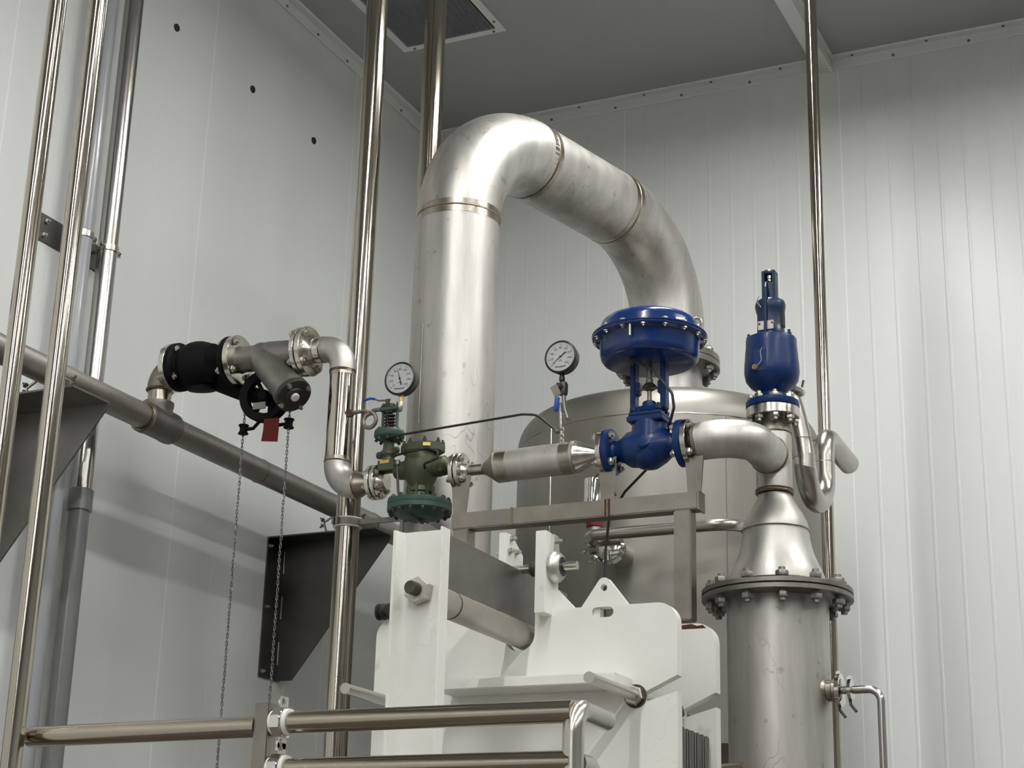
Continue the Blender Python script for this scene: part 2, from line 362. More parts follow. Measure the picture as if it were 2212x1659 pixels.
# ceiling vent
_v = atz(872, 112, ZC - .012); _v2 = atz(1095, 68, ZC - .012); vx0, vx1, vy0, vy1 = _v.x, _v2.x, _v2.y - .78, (_v.y + _v2.y) / 2
vt = thing('ceiling_vent', ((vx0 + vx1) / 2, (vy0 + vy1) / 2, ZC), 'dark grey louvred return air grille with a pale frame set in the ceiling', 'vent')
fr = MB()
for a, b in (((vx0, vy0), (vx0 + .045, vy1)), ((vx1 - .045, vy0), (vx1, vy1)), ((vx0 + .045, vy0), (vx1 - .045, vy0 + .045)), ((vx0 + .045, vy1 - .045), (vx1 - .045, vy1))):
    fr.bb((*a, ZC - .012), (*b, ZC - .001))
mk('frame', fr, M['trim'], vt)
mk('backing', MB().bb((vx0 + .04, vy0 + .04, ZC - .003), (vx1 - .04, vy1 - .04, ZC - .001)), M['grille'], vt)
sm = MB().box((0, 0, 0), .007, vy1 - vy0 - .09, .003, u=V((.9, 0, .43)), v_=EY); sme = mesh_of('slat', sm, M['slat'])
k = 0; x = vx0 + .054
while x < vx1 - .05: inst('slat', sme, (x, (vy0 + vy1) / 2, ZC - .009), EZ, vt, x=EX); x += .0135
for p in ((vx0 + .08, vy1 - .02), (vx1 - .07, vy1 - .02), (vx1 - .022, vy1 - .12), (vx1 - .022, vy0 + .3)): inst('screw', sc_, (*p, ZC - .012), -EZ, vt)
# lamps
for i, (x, y, l) in enumerate(LAMPS):
    t = thing('ceiling_lamp', (x, y, LAMP_Z), 'long white batten lamp hung below the ceiling, out of the picture', 'lamp', 'batten lamps under the ceiling')
    hb = MB(); hb.bb((x - .075, y - l / 2, LAMP_Z + .012), (x + .075, y + l / 2, LAMP_Z + .07)); mk('housing', hb, M['trim'], t)
    mk('diffuser', MB().bb((x - .055, y - l / 2 + .01, LAMP_Z + .008), (x + .055, y + l / 2 - .01, LAMP_Z + .012)), M['lamp_bright' if y > 6 else 'lamp'], t)
    for s in (-1, 1): mk('hanger', MB().cyl((x, y + s * l * .35, LAMP_Z + .07), (x, y + s * l * .35, ZC), .004, n=6), M['trim'], t)

# ------------------------------------------------------------------ VERTICAL PIPES
def vpipe(px, py, Y, r, label, m='polish', z0=0.0, z1=ZC, name='vertical_pipe', X=None, n=32, welds=()):
    p = at(px, py, Y) if X is None else atx(px, py, X)
    t = thing(name, (p.x, p.y, z0), label, 'pipe')
    mk('tube', MB().cyl((p.x, p.y, z0), (p.x, p.y, z1), r, n=n), M[m], t)
    for z in welds: weld(t, (p.x, p.y, z), EZ, r - .001, .002)
    return t, p
pa, PA = vpipe(770, 800, 6.10, .0505, 'polished steel pipe rising to the ceiling just right of the drop pipe elbow')
pb, PB = vpipe(925, 400, 6.80, .053, 'polished steel pipe rising behind the big crossover pipe bend', welds=(6.1,))
pc, PC = vpipe(1770, 600, 7.30, .0285, 'thin polished steel pipe rising behind the blue safety valve')
p1, P1 = vpipe(56, 560, 3.44, .0258, 'leftmost polished steel pipe rising along the left edge')
p2, P2 = vpipe(133, 700, 3.44, .0262, 'second polished steel pipe from the left, at the guard rail end')
X3 = XL + .115
p3 = thing('vertical_pipe', atx(215, 700, X3) * 1, 'satin steel wall pipe with grey coupling, third from the left', 'pipe')
P3 = atx(215, 700, X3); zc1 = sl(P3, EZ, py=1058).z; zc0 = sl(P3, EZ, py=1104).z
mk('tube', MB().cyl((P3.x, P3.y, zc0 - .0), (P3.x, P3.y, ZC), .0445), M['wallpipe'], p3)
mk('coupling', MB().lathe((P3.x, P3.y, zc0), EZ, [(.048, 0), (.0535, .001), (.0535, zc1 - zc0 - .004), (.050, zc1 - zc0)], 36), M['pvc'], p3, label='light grey plastic coupling')
mk('plastic_tube', MB().cyl((P3.x, P3.y, 0), (P3.x, P3.y, zc0 + .01), .0445), M['pvc'], p3)
P4 = atx(158, 700, X3)
p4 = thing('vertical_pipe', P4, 'bluish grey wall pipe mostly hidden behind the second polished pipe', 'pipe')
zg = sl(P4, EZ, py=992).z
mk('tube', MB().cyl((P4.x, P4.y, zg + .004), (P4.x, P4.y, ZC), .042), M['pvclight'], p4)
mk('plastic_tube', MB().cyl((P4.x, P4.y, 0), (P4.x, P4.y, zg - .012), .042), M['pvclight'], p4)
mk('coupling', MB().lathe((P4.x, P4.y, zg - .012), EZ, [(.043, 0), (.047, .002), (.047, .05), (.044, .054)], 32), M['plastic'], p4, label='white plastic coupling')
P5 = atx(83, 700, X3)
# wall mount plate with clamps
a0 = atx(86, 458, XL); a1 = atx(250, 545, XL); zb = .128
mp = thing('pipe_mount_plate', ((XL), (a0.y + a1.y) / 2, a0.z), 'flat steel mounting plate bolted to the left wall behind the vertical pipes', 'bracket')
mk('plate', MB().bb((XL, a0.y, a0.z - zb), (XL + .008, a1.y, a0.z)), M['sheetdark'], mp, bevel=.001)
sb = mesh_of('wall_bolt', MB().lathe((0, 0, 0), EZ, [(.013, 0), (.013, .008), (.007, .009), (.007, .022)], 6), M['nut'])
for y_, z_ in ((a0.y + .04, a0.z - .03), (a0.y + .03, a0.z - .10), (a1.y - .05, a0.z - .03), (a1.y - .05, a0.z - .1)): inst('bolt', sb, (XL + .008, y_, z_), EX, mp)
def pipe_clamp(P, r, z, label, arm=True):
    t = thing('pipe_clamp', (P.x, P.y, z), label, 'clamp')
    bnd = mk('clamp_band', MB().ring((P.x, P.y, z - .014), EZ, r + .006, r + .0005, .028, 36), M['flange'], t)
    for s in (-1, 1):
        c = V((P.x + .01, P.y + s * (r + .018), z)); e = MB(); e.box(c, .012, .026, .028); mk('ear', e, M['flange'], bnd)
        mk('clamp_screw', MB().lathe(c + V((.006, 0, 0)), EX, [(.008, 0), (.008, .006), (.004, .007), (.004, .012)], 6), M['nutdark'], bnd)
    if arm: mk('stand_off', MB().cyl((P.x - r - .004, P.y, z), (XL + .008, P.y, z), .008, n=12), M['nutdark'], t)
    return t
pipe_clamp(P3, .0445, a0.z - .064, 'bright two-bolt pipe clamp holding the coupled wall pipe')
pipe_clamp(P4, .042, a0.z - .064, 'pipe clamp half hidden behind the second polished pipe')

# ------------------------------------------------------------------ LEFT WALL HEADER PIPE, TEE, BRACKETS
HY = 5.9                                            # plane of the whole valve line
tee = at(340, 905, HY); XH, ZH, RH = tee.x, 3.822, .057
hp = thing('header_pipe', (XH, HY, ZH), 'dull grey horizontal steel pipe running back along the left wall on brackets', 'pipe')
mk('tube', MB().cyl((XH, 3.2, ZH), (XH, YB, ZH), RH, n=32), M['dull'], hp)
tm = MB(); tm.lathe((XH, HY - .105, ZH), EY, [(.060, 0), (.071, .004), (.072, .03), (.069, .045), (.069, .165), (.072, .18), (.071, .206), (.060, .21)], 36)
ztb = at(350, 868, HY).z - ZH
tm.lathe((XH, HY, ZH), EZ, [(.064, 0), (.064, ztb - .03), (.067, ztb - .022), (.067, ztb - .003), (.056, ztb)], 36)
mk('tee_fitting', tm, M['cast'], hp)
for s in (-1, 1): weld(hp, (XH, HY + s * .107, ZH), EY, .062, .006)
for yy in (6.72, 7.8): weld(hp, (XH, yy, ZH), EY, RH, .0025)
ZBR = ZH - RH - .075
def bracket(Yg, fl, label, thick=.008, tip=.64, drop=.72):
    """wall bracket: gusset in a plane Y=Yg, top flange of depth fl, wall strip"""
    t = thing('pipe_bracket', (XL, Yg, ZBR), label, 'bracket')
    xt = XL + tip
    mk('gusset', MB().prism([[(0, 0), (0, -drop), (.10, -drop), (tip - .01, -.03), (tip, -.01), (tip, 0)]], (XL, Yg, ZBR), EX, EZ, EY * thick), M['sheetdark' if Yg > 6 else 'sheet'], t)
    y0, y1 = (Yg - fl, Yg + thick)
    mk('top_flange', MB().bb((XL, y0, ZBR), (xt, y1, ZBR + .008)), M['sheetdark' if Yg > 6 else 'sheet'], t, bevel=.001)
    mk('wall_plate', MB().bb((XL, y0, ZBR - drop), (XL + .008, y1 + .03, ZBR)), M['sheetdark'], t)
    for z in (-.10, -.34, -.58): mk('weld_seam', MB().cyl((XL + .012, Yg - .002, ZBR + z - .06), (XL + .012, Yg - .002, ZBR + z + .06), .006, n=8), M['nutdark'], t)
    for z in (-.04, -.36, -.69): inst('bolt', sb, (XL + .008, Yg - fl + .02, ZBR + z), EX, t)
    return t
bkR = bracket(7.60, .16, 'dark triangular steel wall bracket in shade behind the white frame post')
bkL = bracket(5.26, .22, 'triangular steel wall bracket at the left edge, its gusset crossed by the polished pipes')
def ubolt(Y, label):
    t = thing('pipe_saddle', (XH, Y, ZBR + .008), label, 'clamp')
    pts = [V((XH + (RH + .012) * math.cos(a), Y, ZH + (RH + .012) * math.sin(a))) for a in [PI * k / 12 for k in range(13)]]
    pts = [V((XH + RH + .012, Y, ZH - .03))] + pts + [V((XH - RH - .012, Y, ZH - .03))]
    mk('strap', MB().tube(pts, .006, 8), M['flange'], t)
    for s in (-1, 1):
        b = MB(); b.tube([V((XH + s * (RH + .012), Y, ZH - .03)), V((XH + s * (RH + .055), Y, ZH - .055)), V((XH + s * (RH + .04), Y, ZH - .1)), V((XH + s * .045, Y, ZH - .112))], .007, 8)
        mk('arm', b, M['flange'], t)
        mk('foot', MB().bb((XH + s * .04 - .012, Y - .012, ZBR + .008), (XH + s * .04 + .012, Y + .012, ZH - .105)), M['flange'], t)
        for k in (-1, 1): mk('wing_nut', MB().lathe((XH + s * (RH + .06), Y, ZH - .055 + k * .012), V((s, 0, k * .8)), [(.012, 0), (.013, .006), (.006, .007), (.005, .022)], 6), M['nutdark'], t)
    return t
ubolt(7.52, 'open strap saddle with wing nuts under the header pipe on the far bracket')
ubolt(5.18, 'strap saddle under the header pipe on the left bracket')

# ------------------------------------------------------------------ UPPER VALVE LINE
A1 = at(395, 793, HY); B1 = at(688, 757, HY); D1 = (B1 - A1).normalized()
def u1(px): return sl(A1, D1, px=px)
RP = .0545
rz = thing('riser_elbow', (XH, HY, ZH + .13), 'short threaded riser and elbow lifting from the header pipe tee to the black valve', 'pipe')
corner = V((XH, HY, u1(345).z + (XH - u1(345).x) * D1.z / D1.x)); fA = u1(372)
mk('nipple', MB().cyl((XH, HY, ZH + ztb - .01), (XH, HY, corner.z - .09), .051, n=32), M['weldband'], rz)
mk('elbow', MB().tube(arc([(XH, HY, corner.z - .098), corner, fA], .085, 12), .0575, 28), M['cast'], rz)
weld(rz, (XH, HY, corner.z - .098), EZ, .0575, .006)
flange(rz, fA, D1, .108, .026)
# black valve with chain wheel
f2 = u1(399); e2 = u1(519)
bv = thing('chain_valve', (f2.x, HY, f2.z), 'matte black flanged valve with a chain wheel below, next to the elbow', 'valve')
Lb = (e2 - f2).length - .026
b = MB(); b.lathe(fA + D1 * .028, D1, [(.104, 0), (.108, .004), (.108, .022), (.104, .026), (.084, .030), (.080, .042), (.087, .056), (.097, .072), (.103, .092), (.105, .115), (.103, .14), (.097, .162), (.090, .180), (.086, .2)], 40)
b.lathe(e2 - D1 * .056, D1, [(.070, 0), (.104, .004), (.108, .008), (.108, .026), (.104, .028)], 40)
bvb = mk('body', b, M['black'], bv)
st = stud(.009, .030, .014); bolts(bvb, fA + D1 * .028, D1, .088, 4, st)
vc = fA + D1 * .150
neck = MB(); neck.lathe(vc + V((0, .02, -.05)), V((0, .15, -1)), [(.055, 0), (.045, .03), (.062, .045), (.062, .06), (.03, .064)], 28); mk('bonnet', neck, M['black'], bv)
WC = at(573, 857, HY + .05)
mk('yoke', MB().tube([vc + V((.03, .06, -.05)), (vc + WC) / 2 + V((.005, .06, -.03)), WC + V((.018, .04, -.01)), WC + V((.03, .02, -.075))], [.046, .040, .030, .022], 20), M['black'], bv)
mk('gear_tag', MB().box(WC + V((-.012, -.022, -.046)), .062, .006, .030), M['cast'], bv, label='grey metal plate on the gear box')
WR = .107; wax = V((.15, -1, -.1)).normalized()
whl = mk('chain_wheel', MB().lathe(WC, wax, [(WR - .030, -.020), (WR, -.026), (WR + .006, -.018), (WR - .008, 0), (WR + .006, .018), (WR, .026), (WR - .030, .020), (WR - .036, 0)], 48, True), M['black'], bv)
u_, v2, w2 = frame(wax)
for k in range(3):
    a = PI / 2 + .5 + k * 2 * PI / 3; mk('spoke', MB().cyl(WC, WC + (u_ * math.cos(a) + v2 * math.sin(a)) * (WR - .01), .011, .008, 10), M['black'], whl)
mk('hub', MB().lathe(WC - wax * .03, wax, [(.026, 0), (.028, .01), (.028, .05), (.018, .06)], 24), M['black'], whl)
G1 = at(526, 928, HY + .05); G2 = at(624, 915, HY + .05)
for G in (G1, G2):
    mk('chain_guide', MB().lathe(G - EZ * .021, EZ, [(.021, 0), (.0235, .003), (.018, .010), (.016, .021), (.018, .032), (.0235, .039), (.021, .042)], 20), M['black'], bv)
    low = WC + V((0, 0, -WR - .006)); mk('guide_arm', MB().tube([G, (G + low) / 2 + V((0, 0, -.012)), low + V((.02 if G is G2 else -.02, 0, .004))], .008, 10), M['black'], bv)
# pull chain: two hanging strands
cx0 = thing('pull_chain', (G1.x, G1.y, G1.z), 'galvanised steel loop chain hanging in two strands from the chain wheel', 'chain')
def linkmesh():
    pts = []; h, rr = .0062, .0038
    for k in range(8): a = PI * k / 7; pts.append(V((rr * math.cos(a), 0, h + rr * math.sin(a))))
    for k in range(8): a = PI + PI * k / 7; pts.append(V((rr * math.cos(a), 0, -h + rr * math.sin(a))))
    pts.append(pts[0]); return mesh_of('link', MB().tube(pts, .0020, 6, False), M['chain'])
lk = linkmesh(); pitch = .0155
for G, pxb, ztop in ((G1, 466, WC.z - .02), (G2, 572, WC.z - .03)):
    d = V((0, 0, -1)); n = 124 if G is G1 else 112; z = ztop; p = V((G.x, G.y, z)); i = 0
    while i < n:
        inst('link', lk, p + V((.0007 * math.sin(i * .37), .0007 * math.cos(i * .5), 0)), EZ, cx0, spin=(PI / 2 if i % 2 else 0) + .35 + .12 * math.sin(i * .9)); p = p + d * pitch; i += 1
# red tag
rt = at(585, 905, HY + .03); tg = []
rtm = MB(); c0, c1 = at(570, 905, HY + .035), at(603, 902, HY + .035); c3, c2 = at(564, 953, HY + .045), at(599, 954, HY + .045)
mid0, mid1 = (c0 + c3) / 2 + V((.006, -.004, 0)), (c1 + c2) / 2 + V((.004, -.004, 0)); up = V((0, .002, 0))
ps = [c0, c1, mid0, mid1, c3, c2]; rtm.add(ps + [p + up for p in ps], [(0, 1, 3, 2), (2, 3, 5, 4), (6, 8, 9, 7), (8, 10, 11, 9), (0, 6, 7, 1), (4, 5, 11, 10), (0, 2, 8, 6), (2, 4, 10, 8), (1, 7, 9, 3), (3, 9, 11, 5)])
tgo = mk('lockout_tag', rtm, M['red'], loc=rt); tgo['label'] = 'dark red cloth tag hanging below the black chain wheel'; tgo['category'] = 'tag'
# Y strainer
ys_ = thing('strainer_valve', e2, 'cast steel Y strainer with a dark bolted cap pointing down', 'strainer')
fo_ = flange(ys_, e2 - D1 * .024, D1, .108, .027); bolts(fo_, e2 - D1 * .024, D1, .088, 4, st)
e3 = u1(651)
b = MB(); L3 = (e3 - e2).length
b.lathe(e2, D1, [(.062, 0), (.056, .015), (.057, L3 * .25), (.064, L3 * .5), (.060, L3 * .8), (.058, L3)], 36)
bd = V((.60, -.30, -.74)).normalized(); bo = e2 + D1 * (L3 * .36) + V((0, 0, .005)); cap = at(631, 850, HY - .06); bl = (cap - bo); bd = bl.normalized(); bl = bl.length
b.lathe(bo - bd * .03, bd, [(.052, 0), (.066, .03), (.070, bl * .6), (.070, bl - .02), (.077, bl + .006), (.078, bl + .028)], 36)
mk('body', b, M['cast'], ys_)
scap = mk('cap', MB().lathe(bo + bd * bl, bd, [(.078, 0), (.079, .002), (.079, .018), (.075, .021), (.040, .022), (.037, .027)], 36), M['castdark'], ys_, label='dark cast cap')
mk('plug', MB().lathe(bo + bd * (bl + .02), bd, [(.019, 0), (.0185, .014), (.015, .017)], 20), M['plastic'], scap, label='white plastic plug')
cb = mesh_of('cap_bolt', MB().lathe((0, 0, 0), EZ, [(.0115, 0), (.0115, .010), (.0065, .011), (.0065, .021)], 6), M['nut'])
bolts(scap, bo + bd * (bl + .020), bd, .066, 4, cb, ph=.2)
flange(ys_, e3, D1, .106, .020, m='flange')
# drop pipe
g0 = e3 + D1 * .023
gk = MB().lathe(e3 + D1 * .020, D1, [(.085, 0), (.085, .004)], 36); mk('gasket', gk, M['gasket'], ys_)
cT = V(sl(A1, D1, px=744)); CZ = V((cT.x, HY, cT.z)); cBz = at(729, 1051, HY).z
A2 = at(830, 1040, HY); B2 = at(1480, 957, HY); D2 = (B2 - A2).normalized()
def u2(px): return sl(A2, D2, px=px)
bot = A2 + D2 * ((CZ.x - A2.x) / D2.x)
dp = thing('drop_pipe', (CZ.x, HY, (CZ.z + bot.z) / 2), 'polished steel drop pipe with elbows top and bottom joining the two valve lines', 'pipe')
fo_ = flange(dp, e3 + D1 * .025, D1, .107, .024, hub=.060, hl=.03); bolts(fo_, e3 + D1 * .022, D1, .088, 4, stud(.009, .024, .014))
jt = CZ - D1 * .090; RE = .095
mk('neck', MB().lathe(e3 + D1 * .07, D1, [(.057, 0), (.0545, .01), (.0545, (jt - e3).length - .06)], 32), M['flange'], dp)
mk('elbow', MB().tube(arc([CZ - D1 * (RE + .004), CZ, CZ - EZ * (RE + .012)], RE, 14), RP + .001, 32), M['pickled'], dp)
mk('tube', MB().cyl(CZ - EZ * (RE + .012), bot + EZ * (RE + .01), RP, n=40), M['polish'], dp)
mk('elbow', MB().tube(arc([bot + EZ * (RE + .010), bot, bot + D2 * (RE + .004)], RE, 14), RP + .001, 32), M['pickled'], dp)
for z in (CZ.z - RE - .012, CZ.z - RE - .018, bot.z + RE + .012): weld(dp, (CZ.x, HY, z), EZ, RP, .0035)
band(dp, (CZ.x, HY, CZ.z - RE - .024), EZ, RP, .02); band(dp, (CZ.x, HY, bot.z + RE + .02), EZ, RP, .02)
weld(dp, bot + D2 * (RE + .004), D2, RP, .0035); weld(dp, CZ - D1 * (RE + .004), D1, RP, .003)
f5 = u2(803); L5 = (f5 - (bot + D2 * (RE + .004))).length
mk('reducer', MB().lathe(bot + D2 * (RE + .004), D2, [(RP + .001, 0), (RP - .001, .012), (.037, L5 - .02), (.034, L5)], 36), M['weldband'], dp)
flange(dp, f5, D2, .071, .019)
mk('gasket', MB().lathe(f5 + D2 * .019, D2, [(.058, 0), (.058, .004)], 32), M['gasket'], dp)

# ------------------------------------------------------------------ GREEN REGULATOR
gb = at(910, 1012, HY)
gv = thing('regulator_valve', gb, 'olive green pressure regulator with pilot spring tower and wide teal diaphragm', 'valve')
fo_ = flange(gv, f5 + D2 * .023, D2, .071, .018, hub=.034, hl=.03, m='flange', name='inlet_flange'); st2 = stud(.0065, .022, .010); bolts(fo_, f5 + D2 * .021, D2, .056, 6, st2)
c = gb
ax = D2
b = MB(); b.lathe(c - ax * .115, ax, [(.030, 0), (.036, .02), (.040, .05), (.058, .075), (.066, .10), (.066, .135), (.056, .16), (.042, .18), (.043, .195), (.040, .205)], 32)
b.lathe(c - EZ * .10, EZ, [(.050, 0), (.046, .02), (.060, .05), (.071, .085), (.073, .115), (.066, .145), (.060, .165)], 36)
mk('body', b, M['green'], gv)
b = MB(); zt = c.z + .062
b.prism([[(.095 * math.cos(a) * (1.0 if i % 2 else 1), .070 * math.sin(a)) for i, a in enumerate([PI / 8 + k * PI / 4 for k in range(8)])]], (c.x + .004, c.y, zt), EX, EY, EZ * .034)
b.lathe((c.x + .004, c.y, zt + .034), EZ, [(.055, 0), (.05, .006), (.0, .008)], 24)
gcv = mk('cover', b, M['green'], gv, bevel=.003)
cb2 = mesh_of('cover_bolt', MB().lathe((0, 0, 0), EZ, [(.010, 0), (.010, .009), (.0055, .010), (.0055, .019)], 6), M['castdark'])
for sx, sy in ((-.075, -.02), (-.03, -.055), (.035, -.055), (.078, -.02), (.078, .02), (-.075, .02)): inst('bolt', cb2, (c.x + .004 + sx, c.y + sy, zt + .034), EZ, gcv)
mk('nameplate', MB().box((c.x + .055, c.y - .0655, zt + .017), .03, .002, .014, u=V((.94, .34, 0)).normalized(), v_=V((-.34, .94, 0)).normalized()), M['brass'], gv)
dz = at(909, 1096, HY).z
mk('skirt', MB().lathe((c.x, c.y, dz + .02), EZ, [(.060, 0), (.052, .02), (.042, .04), (.040, c.z - dz - .09), (.05, c.z - dz - .07)], 32), M['green'], gv)
for k in range(8):
    a = k * PI / 4 + .2; p = V((c.x + .046 * math.cos(a), c.y + .046 * math.sin(a), dz + .055)); mk('rib', MB().box(p, .026, .007, .06, u=V((math.cos(a), math.sin(a), 0)), v_=V((-math.sin(a), math.cos(a), 0))), M['green'], gv)
udc = mk('upper_diaphragm_case', MB().lathe((c.x, c.y, dz), EZ, [(.128, 0), (.129, .003), (.129, .018), (.124, .023), (.09, .030), (.05, .034)], 56), M['green2'], gv)
mk('lower_diaphragm_case', MB().lathe((c.x, c.y, dz - .001), -EZ, [(.129, 0), (.129, .018), (.125, .022), (.098, .026), (.086, .040), (.055, .048), (0, .050)], 56), M['green2'], gv)
dst = stud(.006, .022, .009, 'castdark'); bolts(udc, (c.x, c.y, dz), EZ, .117, 16, dst)
mk('diaphragm_plug', MB().lathe((c.x + .015, c.y, dz - .048), -EZ, [(.014, 0), (.014, .012), (.008, .014), (.008, .02)], 6), M['green2'], gv)
# outlet stub
oo = c + ax * .088; fo = u2(984)
mk('outlet_union', MB().lathe(oo, ax, [(.036, 0), (.042, .004), (.042, .020), (.034, .026), (.026, .034), (.0215, .038)], 8), M['green'], gv)
mk('outlet_nipple', MB().lathe(oo + ax * .034, ax, [(.024, 0), (.022, .004), (.0215, (fo - oo).length - .034)], 24), M['cast'], gv)
# pilot
pl = at(838, 1000, HY - .01); pt = thing('pilot_regulator', pl, 'small green pilot with coil spring beside the regulator body, under the left gauge', 'valve')
zz = lambda py: at(838, py, HY - .01).z
X0, Y0 = pl.x, pl.y
b = MB(); b.box((X0 + .005, Y0, zz(1008)), .078, .055, .045); b.lathe((X0, Y0, zz(998)), EZ, [(.026, 0), (.024, .02), (.034, .026), (.034, .040), (.024, .048), (.021, zz(952) - zz(998))], 24)
b.lathe((X0 + .0, Y0, zz(984)), V((-1, -.3, 0)), [(.016, 0), (.016, .045), (.010, .05)], 6)
b.lathe((X0 + .0, Y0, zz(975)), V((1, -.1, 0)), [(.015, 0), (.015, .045), (.012, .05)], 6)
mk('body', b, M['green'], pt, bevel=.003)
mk('nameplate', MB().box((X0 + .0, Y0 - .0285, zz(1001)), .042, .002, .014), M['brass'], pt)
mk('diaphragm_case', MB().lathe((X0, Y0, zz(952)), EZ, [(.045, 0), (.060, .010), (.062, .014), (.062, .034), (.056, .042), (.03, .05)], 36), M['green2'], pt)
bolts(pt, (X0, Y0, zz(942)), EZ, .052, 8, stud(.0045, .018, .006, 'castdark'))
mk('spring', MB().tube([V((X0 + .018 * math.cos(t * .5), Y0 + .018 * math.sin(t * .5), zz(933) + (zz(892) - zz(933)) * t / 75)) for t in range(76)], .0048, 8), M['blackp'], pt, label='black coil spring')
mk('spring_rod', MB().cyl((X0, Y0, zz(935)), (X0, Y0, zz(880)), .009, n=12), M['blackp'], pt)
for s in (-1, 1): mk('post', MB().cyl((X0 + s * .033, Y0, zz(933)), (X0 + s * .033, Y0, zz(872)), .0065, n=12), M['green2'], pt)
mk('top_plate', MB().box((X0, Y0, zz(886)), .088, .042, .015), M['green2'], pt, bevel=.003)
for s in (-1, 1): inst('nut', mesh_of('top_nut', MB().lathe((0, 0, 0), EZ, [(.0105, 0), (.0105, .009), (.006, .010), (.005, .022)], 6), M['castdark']), (X0 + s * .033, Y0, zz(882)), EZ, pt)
# control tubes on the regulator
def tube_thing(name, pts, r, mat_, label, cat='tube', rad=.02, n=10, ends=None):
    t = thing(name, pts[0], label, cat); mk('tube', MB().tube(arc(pts, rad, 8), r, n), M[mat_], t)
    for p, d in (ends or ()): mk('fitting', MB().lathe(V(p) - V(d).normalized() * .008, d, [(r * 1.9, 0), (r * 2.0, .003), (r * 2.0, .016), (r * 1.4, .02)], 6), M['brass' if mat_ == 'brass' else 'nutdark'], t)
    return t
YT = HY - .085
tube_thing('control_tube', [at(858, 1003, YT), at(860, 1060, YT), at(868, 1092, YT), at(885, 1108, YT), V((c.x + .01, c.y, dz - .055))], .0055, 'darktube', 'dark bent control tube from the pilot down under the teal diaphragm', ends=[(at(859, 1000, YT), EZ)])
tube_thing('control_tube', [at(852, 985, YT + .04), at(880, 976, YT), at(925, 968, YT), at(946, 975, YT), at(944, 990, YT), at(916, 1002, YT), at(918, 1012, YT + .02)], .0052, 'rubber', 'black looped control tube across the regulator cover front', rad=.012)
tube_thing('sensing_tube', [at(838, 944, HY - .06), at(1128, 895, HY - .03), at(1160, 896, HY - .02), at(1211, 938, HY)], .0048, 'rubber', 'long black sensing line from the pilot across to the right gauge stem', rad=.06, ends=[(at(1200, 930, HY), V((1, 0, -.8)))])

# ------------------------------------------------------------------ GAUGES
def gauge(px, py, Y, r, needle, label, stem_py):
    p = at(px, py, Y); n = V((0, -1, 0)); u, v_ = EX, EZ
    t = thing('pressure_gauge', p, label, 'gauge')
    dp_ = .048
    mk('case', MB().lathe(p + V((0, dp_, 0)), n, [(r * .8, 0), (r * .93, .004), (r * .95, .03), (r * .99, .034), (r, .038), (r, dp_ - .003), (r - .003, dp_), (r * .885, dp_ + .001), (r * .875, dp_ - .005), (.001, dp_ - .0051)], 56), M['blackp'], t)
    dl = mk('dial', MB().lathe(p + V((0, .0045, 0)), n, [(r * .875, 0), (r * .875, .0015)], 48), M['dial'], t)
    b = MB(); o = p + V((0, .0025, 0))
    for k in range(41):
        a = math.radians(225 - 270 * k / 40); big = k % 5 == 0; d = u * math.cos(a) + v_ * math.sin(a); e = V((0, -1, 0)).cross(d)
        r0, r1 = (r * .66 if big else r * .73), r * .79
        b.box(o + d * (r0 + r1) / 2, r1 - r0, .0016 if big else .0007, .0006, u=d, v_=e)
    for k in range(9):
        a = math.radians(225 - 270 * k / 8); d = u * math.cos(a) + v_ * math.sin(a); text_mb(b, str(20 * k), o + d * r * .545, u, v_, r * .19)
    text_mb(b, 'psi', o - v_ * r * .22 + u * 0, u, v_, r * .17)
    for k in range(9): b.box(o - v_ * (r * .62 - abs(k - 4) * r * .006) + u * (k - 4) * r * .075, r * .055, r * .07, .0006, u=u, v_=v_)
    mk('dial_markings', b, M['ink'], dl)
    mk('glass', MB().lathe(p + V((0, -.0006, 0)), n, [(r * .874, 0), (r * .874, .001)], 48), M['glass'], t)
    a = math.radians(needle); d = u * math.cos(a) + v_ * math.sin(a); e = V((0, -1, 0)).cross(d); o2 = p + V((0, .0012, 0)); nb = MB()
    nb.add([o2 - d * r * .42 - e * r * .045, o2 - d * r * .42 + e * r * .045, o2 + e * r * .03, o2 + d * r * .68 + e * .0004, o2 + d * r * .68 - e * .0004, o2 - e * r * .03] +
           [q + V((0, .0012, 0)) for q in (o2 - d * r * .42 - e * r * .045, o2 - d * r * .42 + e * r * .045, o2 + e * r * .03, o2 + d * r * .68 + e * .0004, o2 + d * r * .68 - e * .0004, o2 - e * r * .03)],
           [(0, 1, 2, 3, 4, 5), (6, 11, 10, 9, 8, 7)] + [(i, 6 + i, 6 + (i + 1) % 6, (i + 1) % 6) for i in range(6)])
    nb.lathe(o2, n, [(r * .065, -.001), (r * .06, .002)], 16)
    mk('needle', nb, M['ink'], dl)
    zs = sl(p, EZ, py=stem_py).z
    mk('stem', MB().lathe((p.x, Y + .022, zs), EZ, [(.008, 0), (.012, .002), (.012, .016), (.010, .018), (.010, p.z - r * .93 - zs)], 8), M['brass' if px < 1000 else 'blackp'], t)
    return p
GY = HY - .03
q1 = gauge(863, 817, GY, .0715, 107, 'round black pressure gauge above the green regulator, needle near upright', 872)
q2 = gauge(1210, 770, GY, .0680, 218, 'round black pressure gauge above the wide steel spool, needle at zero', 820)
